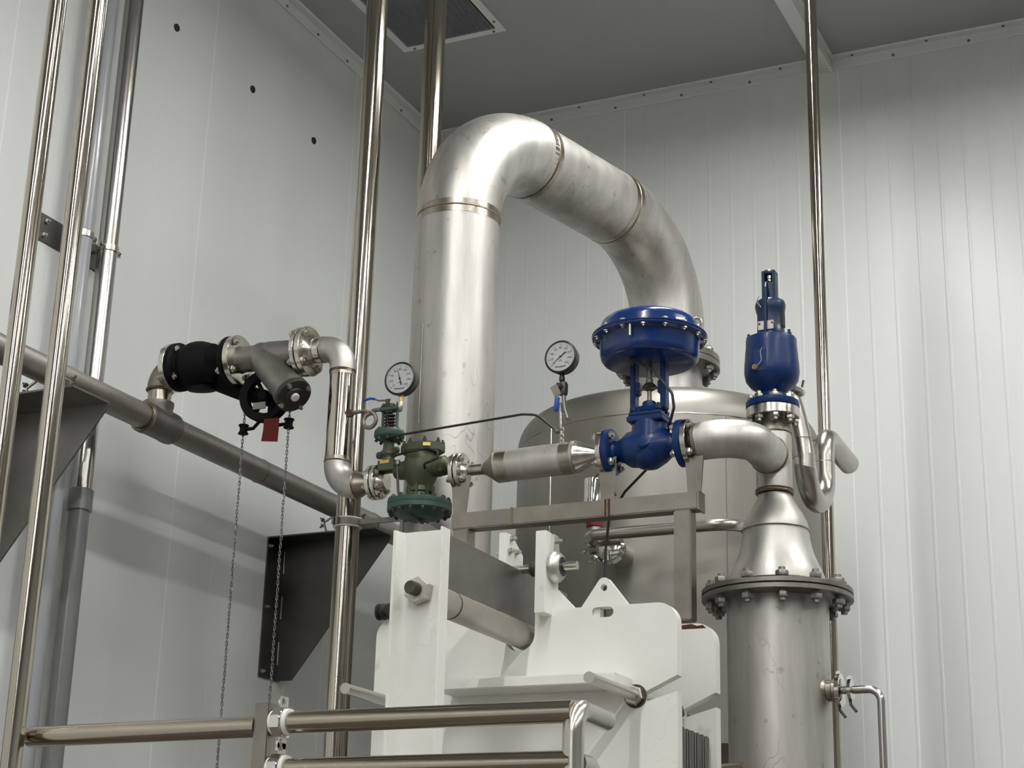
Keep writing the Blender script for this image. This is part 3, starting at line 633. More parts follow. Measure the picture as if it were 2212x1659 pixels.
# left gauge valve, coil siphon
iv = thing('ball_valve', at(840, 878, GY), 'small steel ball valve with a blue-tipped lever and coiled siphon under the left gauge', 'valve')
zl = at(866, 874, GY + .022)
mk('elbow', MB().tube(arc([zl + EZ * .012, zl + EZ * -.018, at(852, 884, GY + .022)], .014, 6), .0125, 12), M['tagplate'], iv)
va, vb2 = at(852, 879, GY + .022), at(822, 883, GY + .022)
mk('body', MB().lathe(va, vb2 - va, [(.014, 0), (.017, .004), (.019, .014), (.019, .040), (.017, .048), (.014, .056)], 8), M['castdark'], iv)
mk('valve_stem', MB().cyl((va + vb2) / 2, (va + vb2) / 2 + EZ * .036, .009, n=10), M['castdark'], iv)
h0 = (va + vb2) / 2 + EZ * .034
lv = mk('lever', MB().tube([h0 + EX * .012, h0 - EX * .012, at(818, 865, GY + .01), at(810, 862, GY)], .0045, 8), M['cast'], iv)
mk('lever_grip', MB().tube([at(811, 862, GY), at(800, 861, GY), at(786, 865, GY)], .0055, 8), M['bluegrip'], lv, label='blue plastic lever grip')
s0, s1 = at(824, 884, GY + .022), at(764, 891, HY - .02); sc0 = at(799, 908, GY + .02)
coil = [s0]; cr_ = .032
coil += [at(806, 887, GY + .02)]
for k in range(25): a = PI * .42 - 2 * PI * k / 24; coil.append(sc0 + V((cr_ * math.cos(a), .018 * k / 24 - .009, cr_ * math.sin(a))))
coil += [at(786, 888, GY + .035), s1, s1 + V((-.03, .0, -.002))]
mk('siphon_tube', MB().tube(coil, .0085, 10), M['cast'], iv)
mk('siphon_boss', MB().lathe(s1 + V((-.03, 0, -.002)), EX, [(.018, 0), (.016, .02), (.012, .03)], 6), M['weld'], iv)
# right gauge valve
rv = thing('ball_valve', at(1212, 840, GY), 'small ball valve with blue lever handle hanging down below the right gauge', 'valve')
gx = q2.x; gy = GY + .022; Z = lambda py: at(1214, py, GY).z
mk('body', MB().lathe((gx + .006, gy, Z(850)), EZ, [(.015, 0), (.018, .004), (.020, .02), (.020, Z(822) - Z(850) - .012), (.014, Z(822) - Z(850))], 8), M['castdark'], rv)
mk('valve_stem', MB().cyl((gx + .004, gy, Z(834)), (gx + .0, gy - .04, Z(834)), .011, n=8), M['castdark'], rv)
lv = mk('lever', MB().box((gx - .008, gy - .04, Z(846)), .03, .005, .05, u=V((.9, 0, .43)).normalized()), M['cast'], rv, bevel=.002)
g0_, g1_ = at(1204, 858, GY - .02), at(1201, 888, GY - .02)
mk('lever_grip', MB().lathe(g1_, g0_ - g1_, [(.007, 0), (.010, .006), (.010, (g0_ - g1_).length - .004), (.008, (g0_ - g1_).length)], 12), M['bluegrip'], lv, label='bright blue lever grip')
sp_ = u2(1212)
pts = [V((gx + .008, gy, Z(848))), at(1219, 880, GY + .02), at(1226, 903, GY + .02), at(1229, 907, GY + .03), at(1222, 900, GY + .04), at(1216, 882, GY + .045), at(1211, 880, GY + .04), at(1212, 925, GY + .03)]
mk('siphon_tube', MB().tube(pts[:4], .0085, 12), M['cast'], rv)
mk('siphon_tube', MB().tube([at(1226, 903, GY + .03), at(1214, 884, GY + .035), at(1212, 876, GY + .035), at(1211, 886, GY + .03), at(1212, 930, GY + .03)], .006, 10), M['flange'], rv)
for py in (922, 936, 946): mk('fitting', MB().lathe((sp_.x, HY, Z(py) - .006), EZ, [(.009, 0), (.011, .003), (.011, .012), (.008, .015)], 6), M['flange'], rv)
mk('nipple', MB().cyl((sp_.x, HY, Z(955)), (sp_.x, HY, Z(920)), .006, n=10), M['flange'], rv)

# ------------------------------------------------------------------ WIDE SPOOL
spo = thing('spool_pipe', u2(1150), 'wide stainless spool with conical ends between the regulator and blue valve', 'pipe')
fo2 = fo + D2 * .022
flange(spo, fo, D2, .075, .018, name='flange'); mk('gasket', MB().lathe(fo + D2 * .018, D2, [(.06, 0), (.06, .004)], 32), M['gasket'], spo)
flange(spo, fo2, D2, .075, .018, hub=.030, hl=.022); bolts(spo, fo + D2 * .02, D2, .058, 4, stud(.0075, .022, .011))
k0, k1, k2_, k3 = u2(1046), u2(1076), u2(1247), u2(1302)
mk('neck', MB().cyl(fo2 + D2 * .03, k0, .0225, n=24), M['weldband'], spo)
mk('cone', MB().lathe(k0, D2, [(.023, 0), (.027, .008), (.060, (k1 - k0).length - .006), (.0625, (k1 - k0).length)], 40), M['cast'], spo)
mk('barrel', MB().cyl(k1, k2_, .0625, n=48), M['pickled'], spo)
band(spo, k1 + D2 * .03, D2, .0625, .045); band(spo, k2_ - D2 * .035, D2, .0625, .045)
mk('cone', MB().lathe(k2_, D2, [(.0625, 0), (.060, .010), (.026, (k3 - k2_).length * .72), (.021, (k3 - k2_).length)], 40), M['flange'], spo)
weld(spo, k1, D2, .0625, .0016); weld(spo, k2_, D2, .0625, .0016); weld(spo, k0, D2, .023, .0025)

# ------------------------------------------------------------------ BLUE CONTROL VALVE
bc = u2(1403); cv = thing('control_valve', bc, 'blue globe control valve with wide round diaphragm actuator on a yoke', 'valve')
fb0 = u2(1301)
flange(spo, k3, D2, .089, .021)
fb = k3 + D2 * .023
fiB = mk('inlet_flange', MB().lathe(fb, D2, [(.088, 0), (.090, .002), (.090, .024), (.086, .026), (.044, .028), (.040, .04)], 44), M['bluecast'], cv)
fe = u2(1482)
foB = mk('outlet_flange', MB().lathe(fe, -D2, [(.088, .0), (.090, .002), (.090, .024), (.086, .026), (.044, .028), (.040, .04)], 44), M['bluecast'], cv)
for o in (fb, fe): mk('gasket', MB().lathe(o - D2 * .002, D2, [(.070, 0), (.070, .004)], 32), M['gasket'], cv)
st3 = stud(.0085, .025, .013); bolts(fiB, fb, D2, .073, 4, st3); bolts(foB, fe, D2, .073, 4, st3)
L6 = (fe - fb).length
b = MB(); b.lathe(fb + D2 * .03, D2, [(.042, 0), (.040, .015), (.05, .035), (.068, .06), (.078, L6 * .5 - .03), (.068, L6 - .12), (.05, L6 - .095), (.040, L6 - .075), (.042, L6 - .06)], 40)
zc = lambda py: at(1405, py, HY).z
b.lathe((bc.x, HY, bc.z - .085), EZ, [(.010, 0), (.035, .005), (.058, .022), (.070, .045), (.074, .08), (.070, .12), (.066, zc(915) - bc.z + .085)], 36)
b.tube([V((bc.x - .05, HY - .045, bc.z + .01)), V((bc.x, HY - .078, bc.z - .015)), V((bc.x + .05, HY - .045, bc.z + .01))], .012, 8)
mk('body', b, M['bluecast'], cv, sharp=50)
b = MB(); b.box((bc.x, HY, zc(911)), .142, .125, .022); b.box((bc.x, HY, zc(900)), .130, .115, .018)
b.lathe((bc.x, HY, zc(895)), EZ, [(.058, 0), (.05, .014), (.028, .03), (.026, zc(868) - zc(895))], 24)
bon = mk('bonnet', b, M['bluecast'], cv, bevel=.004)
for sx in (-1, 1):
    for sy in (-1, 1): inst('bolt', mesh_of('bonnet_bolt', MB().lathe((0, 0, 0), EZ, [(.012, 0), (.012, .011), (.007, .012), (.007, .024)], 6), M['bluedark']), (bc.x + sx * .052, HY + sy * .045, zc(896) + .006), EZ, bon)
acx = sl(V((bc.x, HY, zc(760))), EZ, py=760)
yz0, yz1 = zc(880), zc(775)
b = MB()
for s in (-1, 1): b.box((bc.x + s * .061, HY, (yz0 + yz1) / 2), .022, .048, yz1 - yz0 + .02)
for s in (-1, 1): b.box((bc.x + s * .046, HY, zc(838)), .02, .03, .055)
b.box((bc.x, HY, yz0 - .006), .142, .052, .018); mk('yoke', b, M['bluecast'], cv, bevel=.005)
b = MB(); b.lathe((bc.x, HY, zc(886)), EZ, [(.024, 0), (.026, .004), (.026, .012), (.018, .018), (.0085, .02), (.0085, zc(836) - zc(886)), (.014, zc(834) - zc(886)), (.014, zc(820) - zc(886)), (.010, zc(818) - zc(886)), (.010, zc(780) - zc(886))], 20)
mk('stem', b, M['cast'], cv)
b = MB(); b.lathe((bc.x, HY, zc(846)), EZ, [(.006, 0), (.026, .012), (.030, .020), (.022, .028), (.012, .036)], 10); b.box((bc.x + .0, HY - .012, zc(842)), .075, .008, .006)
mk('stem_connector', b, M['castdark'], cv)
RA = .221; az_ = zc(738)
rz0 = at(1403, 733, HY).z
mk('lower_case', MB().lathe((bc.x, HY, rz0), -EZ, [(RA, 0), (RA, .006), (RA - .003, .009), (.196, .012), (.192, .018), (.191, .068), (.187, .084), (.178, .095), (.165, .100), (.0, .104)], 72), M['blue'], cv, sharp=50)
uca = mk('upper_case', MB().lathe((bc.x, HY, rz0 + .002), EZ, [(RA, 0), (RA + .002, .003), (RA, .008), (.197, .011), (.194, .016), (.192, .040), (.184, .058), (.168, .072), (.140, .080), (.08, .084), (.0, .085)], 72), M['blue'], cv, sharp=50)
b2 = mesh_of('case_bolt', MB().lathe((0, 0, -.022), EZ, [(.005, 0), (.005, .006), (.0115, .007), (.0115, .017), (.006, .0172), (.006, .028), (.0115, .0282), (.0115, .037), (.005, .038)], 6), M['nut'])
bolts(uca, (bc.x, HY, rz0 + .0015), EZ, .208, 16, b2, ph=.05)
mk('long_bolt', MB().lathe((bc.x, HY - .208, rz0 - .055), EZ, [(.005, 0), (.005, .045), (.010, .046), (.010, .056)], 8), M['nut'], cv)
ey = V((bc.x + .188, HY - .02, rz0 + .03)); mk('lifting_eye', MB().torus(ey + V((.012, -.0, .008)), V((.3, -1, 0)), .016, .0055, 24, 8), M['nut'], cv)
mk('lifting_eye', MB().torus(V((bc.x, HY + .2, rz0 + .03)), V((1, 0, 0)), .016, .0055, 24, 8), M['nut'], cv)
mk('air_port', MB().lathe((bc.x - .03, HY - .08, rz0 - .098), V((-.5, 0, -.6)), [(.008, 0), (.012, .01), (.011, .03), (.006, .036)], 12), M['castdark'], cv)
mk('nameplate', MB().box((bc.x + .166, HY - .112, rz0 + .022), .035, .003, .014, u=V((.82, .56, 0)).normalized(), v_=V((-.56, .82, 0)).normalized()), M['tagplate'], cv)
tube_thing('air_hose', [V((bc.x - .03, HY - .08, rz0 - .11)), at(1412, 800, HY - .09), at(1452, 850, HY - .09), at(1456, 880, HY - .08), at(1448, 910, HY - .06), at(1440, 950, HY + .1), at(1420, 990, HY + .16), at(1350, 1062, HY + .25), at(1316, 1120, HY + .3), at(1309, 1180, HY + .3), at(1307, 1260, HY + .25), at(1306, 1400, HY + .2)], .0055, 'rubber', 'thin black air hose curling from the actuator down past the blue valve', 'hose', rad=.02)

# ------------------------------------------------------------------ COLUMN D, TEE, SAFETY VALVE
YD = 6.24; DD = at(1684, 1500, YD); XD = DD.x; RD = .190
zd = lambda py: sl(V((XD, YD, 3)), EZ, py=py).z
cd = thing('steam_column', (XD, YD, 0), 'thick upright stainless column with bolted flange at lower right', 'pipe')
zf = zd(1291)
mk('tube', MB().cyl((XD, YD, 0), (XD, YD, zf - .01), RD, n=72), M['pickled'], cd)
dfl = mk('flange', MB().lathe((XD, YD, zf), -EZ, [(.281, 0), (.283, .002), (.283, .017), (.281, .019), (.19, .019)], 72), M['flangedull'], cd)
mk('gasket', MB().lathe((XD, YD, zf), EZ, [(.275, 0), (.275, .004)], 64), M['gasket'], cd)
st4 = stud(.0130, .030, .021, 'cast'); bolts(dfl, (XD, YD, zf + .001), EZ, .247, 12, st4, ph=.1)
bell = thing('reducing_tee', (XD, YD, zf), 'bell shaped stainless reducer and tee bolted on the thick column, under the safety valve', 'pipe')
mk('flange', MB().lathe((XD, YD, zf + .004), EZ, [(.281, 0), (.283, .002), (.283, .017), (.281, .019), (.18, .019)], 72), M['flangedull'], bell)
prof = [(.184, 1264), (.180, 1250), (.171, 1237), (.157, 1220), (.140, 1196), (.130, 1171), (.1255, 1152), (.125, 1144), (.120, 1131), (.104, 1112), (.084, 1094), (.066, 1078), (.063, 1070)]
mk('reducer', MB().lathe((XD, YD, 0), EZ, [(r, zd(py)) for r, py in prof], 64), M['pickled'], bell, sharp=60)
weld(bell, (XD, YD, zd(1148)), EZ, .129, .0025, 'weldband'); weld(bell, (XD, YD, zd(1066)), EZ, .070, .005); weld(bell, (XD, YD, zd(1060)), EZ, .070, .004)
RT_ = .069
zt0, zt1 = zd(1067), zd(938)
mk('tee', MB().lathe((XD, YD, 0), EZ, [(RT_, zt0), (RT_, zt1 - .01), (RT_ - .002, zt1)], 48), M['pickled'], bell)
mk('neck', MB().lathe((XD, YD, 0), EZ, [(RT_, zt1), (.058, zt1 + .035), (.052, zt1 + .045), (.052, zd(903)), (.062, zd(897)), (.064, zd(893))], 40), M['cast'], bell)
weld(bell, (XD, YD, zt1), EZ, RT_, .003); weld(bell, (XD, YD, zt1 + .042), EZ, .053, .003)
zfl = zd(905)
mk('valve_flange', MB().lathe((XD, YD, zfl), EZ, [(.100, 0), (.103, .003), (.103, .036), (.100, .038)], 56), M['flange'], bell)
# elbow from the valve line into the tee
el = thing('pipe_elbow', u2(1560), 'stainless elbow swinging from the blue valve back into the tee', 'pipe')
fe2 = fe + D2 * .002; flange(el, fe2, D2, .090, .021, hub=.038, hl=.02)
R6 = .072; c6x = XD; pcn = V((XD, HY, (fe + D2 * ((XD - fe.x) / D2.x)).z)); RB = .135
s6 = pcn - D2 * RB
mk('reducer', MB().lathe(fe2 + D2 * .04, D2, [(.040, 0), (.045, .012), (R6 - .004, (s6 - fe2).length - .105), (R6 - .001, (s6 - fe2).length - .09)], 40), M['cast'], el)
mk('elbow', MB().tube(arc([s6 - D2 * .05, pcn, V((XD, YD - .02, pcn.z + (YD - HY) * -.0))], RB, 18), R6, 44), M['pickled'], el)
weld(el, s6 - D2 * .05, D2, R6, .0018, 'weldband')
weld(el, (XD, YD - .066, pcn.z), EY, R6 - .0, .005)
# safety valve
sv = thing('safety_valve', (XD, YD, zfl + .038), 'tall blue spring safety valve standing on the tee, cap slotted at top', 'valve')
zb0 = zfl + .040
mk('gasket', MB().lathe((XD, YD, zfl + .038), EZ, [(.088, 0), (.088, .003)], 40), M['gasket'], sv)
svf = mk('flange', MB().lathe((XD, YD, zb0), EZ, [(.102, 0), (.104, .003), (.104, .024), (.101, .027), (.06, .027)], 56), M['bluecast'], sv)
st5 = stud(.0095, .034, .017); bolts(svf, (XD, YD, zfl + .0335), EZ, .083, 8, st5)
pr = [(.058, 861), (.052, 852), (.060, 846), (.085, 836), (.102, 824), (.108, 808), (.107, 790), (.104, 775), (.103, 765), (.100, 752), (.100, 738), (.097, 734), (.066, 730), (.06, 728)]
mk('body', MB().lathe((XD, YD, 0), EZ, [(r, zd(py)) for r, py in pr], 56), M['bluecast'], sv, sharp=45)
mk('bonnet', MB().lathe((XD, YD, 0), EZ, [(r, zd(py)) for r, py in [(.070, 731), (.062, 727), (.0545, 722), (.053, 700), (.053, 682), (.058, 672), (.061, 662), (.057, 654), (.045, 650), (.032, 648)]], 40), M['bluedark'], sv, sharp=50)
mk('bonnet_window', MB().box((XD + .047, YD - .004, zd(694)), .018, .040, .075), M['plug'], sv, bevel=.006)
zc0_, zc1_ = zd(649), zd(588); hc = zc1_ - zc0_
b = MB(); w0 = .026
for s in (-1, 1): b.box((XD + s * .0215, YD, (zc0_ + zc1_) / 2 + 0), .012, .046, hc)
b.lathe((XD, YD, zc1_ - .016), EZ, [(.028, 0), (.029, .002), (.029, .012), (.023, .020), (.012, .022)], 24); b.lathe((XD, YD, zc0_), EZ, [(.029, 0), (.029, hc * .56)], 24)
b.box((XD, YD + .02, (zc0_ + zc1_) / 2), .05, .006, hc * .98)
mk('cap', b, M['bluedark'], sv, bevel=.002)
mk('spindle', MB().lathe((XD, YD, zc0_ + hc * .56), EZ, [(.013, 0), (.013, .02), (.016, .022), (.016, .034), (.006, .038)], 16), M['flange'], sv)
ly = YD - .066
mk('lever', MB().tube([V((XD, YD - .01, zd(611))), at(1654, 611, YD - .04), at(1653, 620, ly), at(1653, 722, ly)], .0058, 10), M['bluedark'], sv)
mk('nameplate', MB().box(at(1654, 702, YD - .0545), .062, .003, .036), M['tagplate'], sv)
for s in (-1, 1): mk('rivet', MB().lathe(at(1654, 698, YD - .056) + EX * s * .026, -EY, [(.006, 0), (.004, .003)], 10), M['chrome'], sv)
for s in (-1, 1): mk('bolt', MB().lathe((XD + s * .082, YD - .03, zd(734)), EZ, [(.010, 0), (.010, .009), (.006, .010), (.006, .022)], 6), M['bluedark'], sv)
pd = at(1643, 776, YD - .104); mk('body_pad', MB().box(pd + V((0, .012, -.002)), .062, .030, .104), M['bluecast'], sv, bevel=.008)
mk('drain_plug', MB().lathe(pd + V((-.02, -.004, -.032)), V((-.3, -1, 0)), [(.0105, 0), (.0105, .010), (.006, .0102), (.006, .006)], 16), M['brass'], sv, label='brass drain boss')
mk('seal_wire', MB().tube([pd + V((-.012, -.012, -.03)), pd + V((.006, -.010, -.01)), pd + V((.002, -.008, .03)), pd + V((.01, -.01, .045))], .0018, 6), M['tagplate'], sv)
mk('seal_wire', MB().tube([at(1640, 640, YD - .06), at(1634, 651, YD - .06), at(1644, 664, YD - .066)], .0022, 6), M['tagplate'], sv)
# outlet and its curling drain
ocx = XD + .062; oc = V((ocx + .035, YD + .16, zd(800)))
mk('outlet', MB().tube([V((XD, YD + .02, zd(800))), V((XD, YD + .15, zd(800)))], .058, 28), M['bluecast'], sv)
# ------------------------------------------------------------------ S-SHAPED DISCHARGE
YS = 6.46; S0 = at(1728, 880, YS); XS = at(1738, 1000, YS).x
zs = lambda px, py, Y: at(px, py, Y).z
rS = .0440
dr = thing('discharge_pipe', (XS, YS, zs(1740, 900, YS)), 'S-shaped satin stainless discharge pipe curling down and over right of the tee', 'pipe')
zbt = at(1762, 1081, YS + .14).z; yR = YS + .30; ztp = at(1793, 934, yR).z
zk = zs(1740, 1010, YS); ztp0 = zs(1735, 842, YS)
pts = [V((XS - .062 * (1 - t / 8) ** 1.6, YS, ztp0 + (zk - ztp0) * t / 8)) for t in range(8)] + arc([V((XS, YS, zk)), V((XS, YS, zbt)), V((XS, yR, zbt)), V((XS, yR, ztp)), V((XS, yR + .42, ztp - .02))], [.148, .148, .10], 14)
mk('tube', MB().tube(pts, rS, 36), M['satin_x'], dr)
weld(dr, sl(V((XS, YS, 3)), EZ, py=950), EZ, rS, .0015, 'weldband'); weld(dr, sl(V((XS, yR, 3)), EZ, py=1000), EZ, rS, .0012, 'weldband')
cl = MB().lathe((XS - .04, YS, zs(1735, 850, YS) + .008), V((.35, 0, 1)), [(.042, 0), (.048, .005), (.048, .016), (.042, .021)], 32); mk('clamp', cl, M['flange'], dr)
mk('clamp_screw', MB().tube([V((XS + .005, YS - .02, zs(1735, 850, YS) + .02)), V((XS + .015, YS - .03, zs(1735, 850, YS) + .045))], .006, 8), M['chrome'], dr)

# ------------------------------------------------------------------ RACK UNDER THE VALVE LINE
ZT = at(1240, 1078, HY - .03).z
xa, xb = at(984, 1110, HY).x, at(1505, 1070, HY - .04).x; hb_ = .070
rk = thing('support_rack', (at(1480, 1340, HY).x, HY, 2.80), 'welded square tube rack carrying the valve line above the white plates', 'rack')
zbm = at(1240, 1103, HY - .035).z; ht = .066
mk('beam', MB().bb((xa, HY - .035, zbm - ht / 2), (xb, HY + .035, zbm + ht / 2)), M['squaretube'], rk, bevel=.004)
mk('end_cap', MB().bb((xb, HY - .036, zbm - ht / 2 - .004), (xb + .006, HY + .036, zbm + ht / 2 + .004)), M['squaretube'], rk)
xr = at(1480, 1200, HY).x
mk('post', MB().bb((xr - .033, HY - .033, at(1490, 1342, HY).z), (xr + .033, HY + .033, zbm - ht / 2)), M['squaretube'], rk, bevel=.004)
xlft = at(1003, 1150, HY).x
mk('post', MB().bb((xlft - .033, HY - .033, 2.2), (xlft + .033, HY + .033, zbm - ht / 2)), M['squaretube'], rk, bevel=.004)
for px in (1105, 1312): X_ = at(px, 1100, HY - .035).x; mk('weld_seam', MB().bb((X_ - .004, HY - .038, zbm - ht / 2 - .002), (X_ + .004, HY - .034, zbm + ht / 2 + .003)), M['weld'], rk)
X_ = at(1312, 1090, HY - .036).x; mk('rust_streak', MB().bb((X_ - .012, HY - .0358, zbm - .033), (X_ + .010, HY - .0352, zbm + .033)), M['rust'], rk)
for px, wd in ((1003, .055), (1318, .05), (1500, .052)):
    p = u2(px if px != 1500 else 1499); b = MB()
    b.prism([[(-wd * .5, 0), (wd * .5, 0), (wd * .75, p.z - zbm - .06), (-wd * .75, p.z - zbm - .06)]], (p.x + (.01 if px > 1400 else 0), HY - .03, zbm + ht / 2 - .0), EX, EZ, EY * .008); mk('upright_plate', b, M['squaretube'], rk)

# ------------------------------------------------------------------ PLATE HEAT EXCHANGER
YP = 5.45; TP = .045
bar = at(1122, 1371, YP); XB, ZB_, RBAR = bar.x, bar.z, .046
hx = thing('plate_heat_exchanger', (XB, YP, 0), 'white painted plate heat exchanger frame with front post, top bar and two thick plates', 'machine')
xR = at(1463, 1400, YP).x; xLf = 2 * XB - xR; xLf = at(812, 1400, YP).x
ztop = at(1300, 1309, YP).z
def rr(cx_, cz_, r, a0_, a1_, n=7): return [(cx_ + r * math.cos(math.radians(a0_ + (a1_ - a0_) * k / n)), cz_ + r * math.sin(math.radians(a0_ + (a1_ - a0_) * k / n))) for k in range(n + 1)]
def plate_outline(notch_w, bz, slot_z0, slot_z1, slot_len, zlow=.25):
    """clockwise from bottom left, in (x,z)"""
    o = [(xLf, zlow), (xLf, slot_z0), (xLf + slot_len, slot_z0 - .0), (xLf + slot_len, slot_z1), (xLf, slot_z1)]
    o += rr(xLf + .06, ztop - .06, .06, 180, 90) + [(XB - notch_w, ztop)]
    o += [(XB + notch_w * math.cos(math.radians(180 + 180 * k / 16)), bz + notch_w * math.sin(math.radians(180 + 180 * k / 16))) for k in range(17)]
    o += [(XB + notch_w, ztop)] + rr(xR - .07, ztop - .07, .07, 90, 0)
    o += [(xR, slot_z1 + .045), (xR - slot_len, slot_z1 - .012), (xR - slot_len, slot_z0 + .0), (xR, slot_z0 + .035), (xR, zlow)]
    return o
zslot = at(1392, 1504, YP).z
hole = lambda cx_, cz_, rx, rz_, n=24: [(cx_ + rx * math.cos(2 * PI * k / n), cz_ + rz_ * math.sin(2 * PI * k / n)) for k in range(n)]
lugx = at(1302, 1268, YP).x; slz = at(1300, 1322, YP).z
stad = [(lugx - .022 + .018 * math.cos(a), slz + .018 * math.sin(a)) for a in [PI / 2 + PI * k / 8 for k in range(9)]] + [(lugx + .022 + .018 * math.cos(a), slz + .018 * math.sin(a)) for a in [-PI / 2 + PI * k / 8 for k in range(9)]]
o1 = plate_outline(RBAR + .012, ZB_, zslot - .022, zslot + .022, .125)
mk('pressure_plate', MB().prism([o1, stad], (0, YP, 0), EX, EZ, EY * TP), M['white'], hx, sharp=50, bevel=0)
mk('slot_guide', MB().bb((lugx - .038, YP + .012, slz - .017), (lugx - .014, YP + TP, slz + .017)), M['white'], hx)
# lifting lug
lp = lambda px, py: ((q := at(px, py, YP)).x, q.z)
lb, rb_ = lp(1252, 1300), lp(1356, 1296); tz = at(1302, 1246, YP).z; hzc = at(1302, 1268, YP).z
lugo = [(lb[0], ztop - .003), (rb_[0], ztop - .003), (rb_[0] - .004, ztop + .004)] + rr(lugx, tz - .024, .024, 35, 145, 6) + [(lb[0] + .004, ztop + .004)]
mk('lifting_lug', MB().prism([lugo, hole(lugx, hzc, .0125, .0125)], (0, YP + .010, 0), EX, EZ, EY * .025), M['white'], hx)
# ledge stiffener
zl0, zl1 = at(1300, 1475, YP - .16).z, at(1300, 1452, YP - .16).z
xle = at(1328, 1460, YP - .16).x
mk('stiffener', MB().bb((at(935, 1480, YP - .16).x, YP - .16, zl0), (xle, YP + .001, zl1)), M['white'], hx, bevel=.003)
# black roller at left top corner
rl = at(826, 1322, YP - .02)
mk('guide_roller', MB().lathe(rl + EX * -.02, EX, [(.022, 0), (.030, .004), (.030, .012), (.022, .014), (.022, .022), (.030, .024), (.030, .032), (.024, .036), (.024, .046), (.030, .048), (.030, .058)], 24), M['rubber'], hx, label='black ribbed roller')
mk('stub_shaft', MB().cyl(at(975, 1340, YP + .02) - EX * .06, at(976, 1340, YP + .02), .02, n=20), M['castdark'], hx)
# frame plate behind
Y2 = 5.85; ztop1 = ztop; ztop = at(1530, 1345, Y2).z - .0
o2 = plate_outline(RBAR + .02, ZB_ + .02, zslot - .020, zslot + .022, .125)
mk('frame_plate', MB().prism([o2], (0, Y2, 0), EX, EZ, EY * .05), M['white'], hx, sharp=50)
mk('rust_patch', MB().prism([[(0, 0), (.075, .0), (.062, .012), (.04, .010), (.02, .018), (-.03, .014), (-.045, .019), (-.06, .0)][::-1]], (xr + .02, Y2 - .0006, ztop - .019), EX, EZ, EY * .0008), M['rust'], hx)
# heat transfer plates
xg0, xg1 = xLf + .16, xR - .022; zgt = at(1500, 1575, 5.6).z
gm = MB(); gm.bb((-(xg1 - xg0) / 2, -.0045, 0), ((xg1 - xg0) / 2, .0045, zgt - .35)); gme = mesh_of('heat_plate', gm, M['gplate'])
ypk = YP + TP + .012; i = 0
while ypk < Y2 - .01:
    o = inst('heat_plate', gme, ((xg0 + xg1) / 2 + .0015 * (i % 2) + .001 * math.sin(i * 2.1), ypk, .35 + .004 * math.sin(i * 1.7)), EZ, hx, x=EX); ypk += .0135; i += 1
# tie rods
rodm = lambda s0, ye: MB().cyl(V((s0.x, ye, s0.z)), V((s0.x, Y2 + .2, s0.z)), .0195, n=24)
rdR = at(1392, 1504, YP); rdR0 = at(1272, 1463, 5.04); rX = rdR0.x; rZ = rdR0.z
def tie(x, z, y0):
    mk('tie_rod', MB().cyl((x, y0, z), (x, Y2 + .14, z), .0185, n=24), M['satin_x'], hx)
    mk('tie_nut', MB().lathe((x, YP - .028, z), EY, [(.030, 0), (.034, .003), (.034, .026), (.033, .028)], 6, ph=.3), M['nut'], hx)
    mk('washer', MB().cyl((x, YP - .003, z), (x, YP, z), .040, n=28), M['castdark'], hx)
tie(rX, rZ, 5.04); rl0 = at(745, 1487, 5.04); tie(rl0.x, rl0.z, 5.04)
mk('tie_nut', MB().lathe((rX, Y2 - .03, rZ), EY, [(.030, 0), (.034, .003), (.034, .028)], 6, ph=.3), M['castdark'], hx)
# front post (channel open to the camera)
YH = atx(903, 1272, XB).y; wch = .0; xpl, xpr = at(843, 1300, YH - .02).x, at(951, 1300, YH - .02).x
ztp_ = at(956, 1131, YH - .02).z; fd = .045
b = MB(); yf = YH - .022; b.prism([[(xpl, yf), (xpl + .010, yf), (xpl + .014, yf + fd - .012), (xpl + .022, yf + fd - .002), (xpr - .018, yf + fd - .002), (xpr - .012, yf + fd - .010), (xpr - .008, yf), (xpr, yf), (xpr, yf + fd + .008), (xpl, yf + fd + .008)]], (0, 0, 0), EX, EY, EZ * (ztp_ - .008))
mk('post', b, M['white'], hx, bevel=.0015)
pn = V((XB, yf + fd, sl(V((XB, YH, 2.5)), EZ, py=1275).z))
mk('post_nut', MB().lathe(pn + V((0, -.002, 0)), -EY, [(.044, 0), (.046, .004), (.046, .030), (.041, .036)], 6, ph=.35), M['nutpale'], hx)
mk('post_stud', MB().lathe(pn, -EY, [(.0215, 0), (.0215, .074), (.019, .078)], 24), M['castdark'], hx, label='bare steel stud end')
# carrying bar
mk('carrying_bar', MB().cyl((XB, yf + fd + .008, ZB_), (XB, Y2 + .0, ZB_), RBAR, n=40), M['dull'], hx)
zw = at(1050, 1197, atx(1050, 1197, XB).y).z
mk('bar_web', MB().bb((XB - .006, yf + fd + .008, ZB_ + RBAR - .006), (XB + .006, Y2, zw)), M['sheet'], hx)
for px, py in ((1037, 1300), (1090, 1322)):
    p = atx(px, py, XB + .012); mk('weld_seam', MB().cyl((XB + .010, p.y - .05, ZB_ + RBAR - .004), (XB + .010, p.y + .04, ZB_ + RBAR - .004), .007, n=8), M['weld'], hx)
p = atx(998, 1300, XB + RBAR); mk('wear_ring', MB().ring((XB, p.y, ZB_), EY, RBAR + .001, RBAR - .004, .006, 40), M['castdark'], hx)
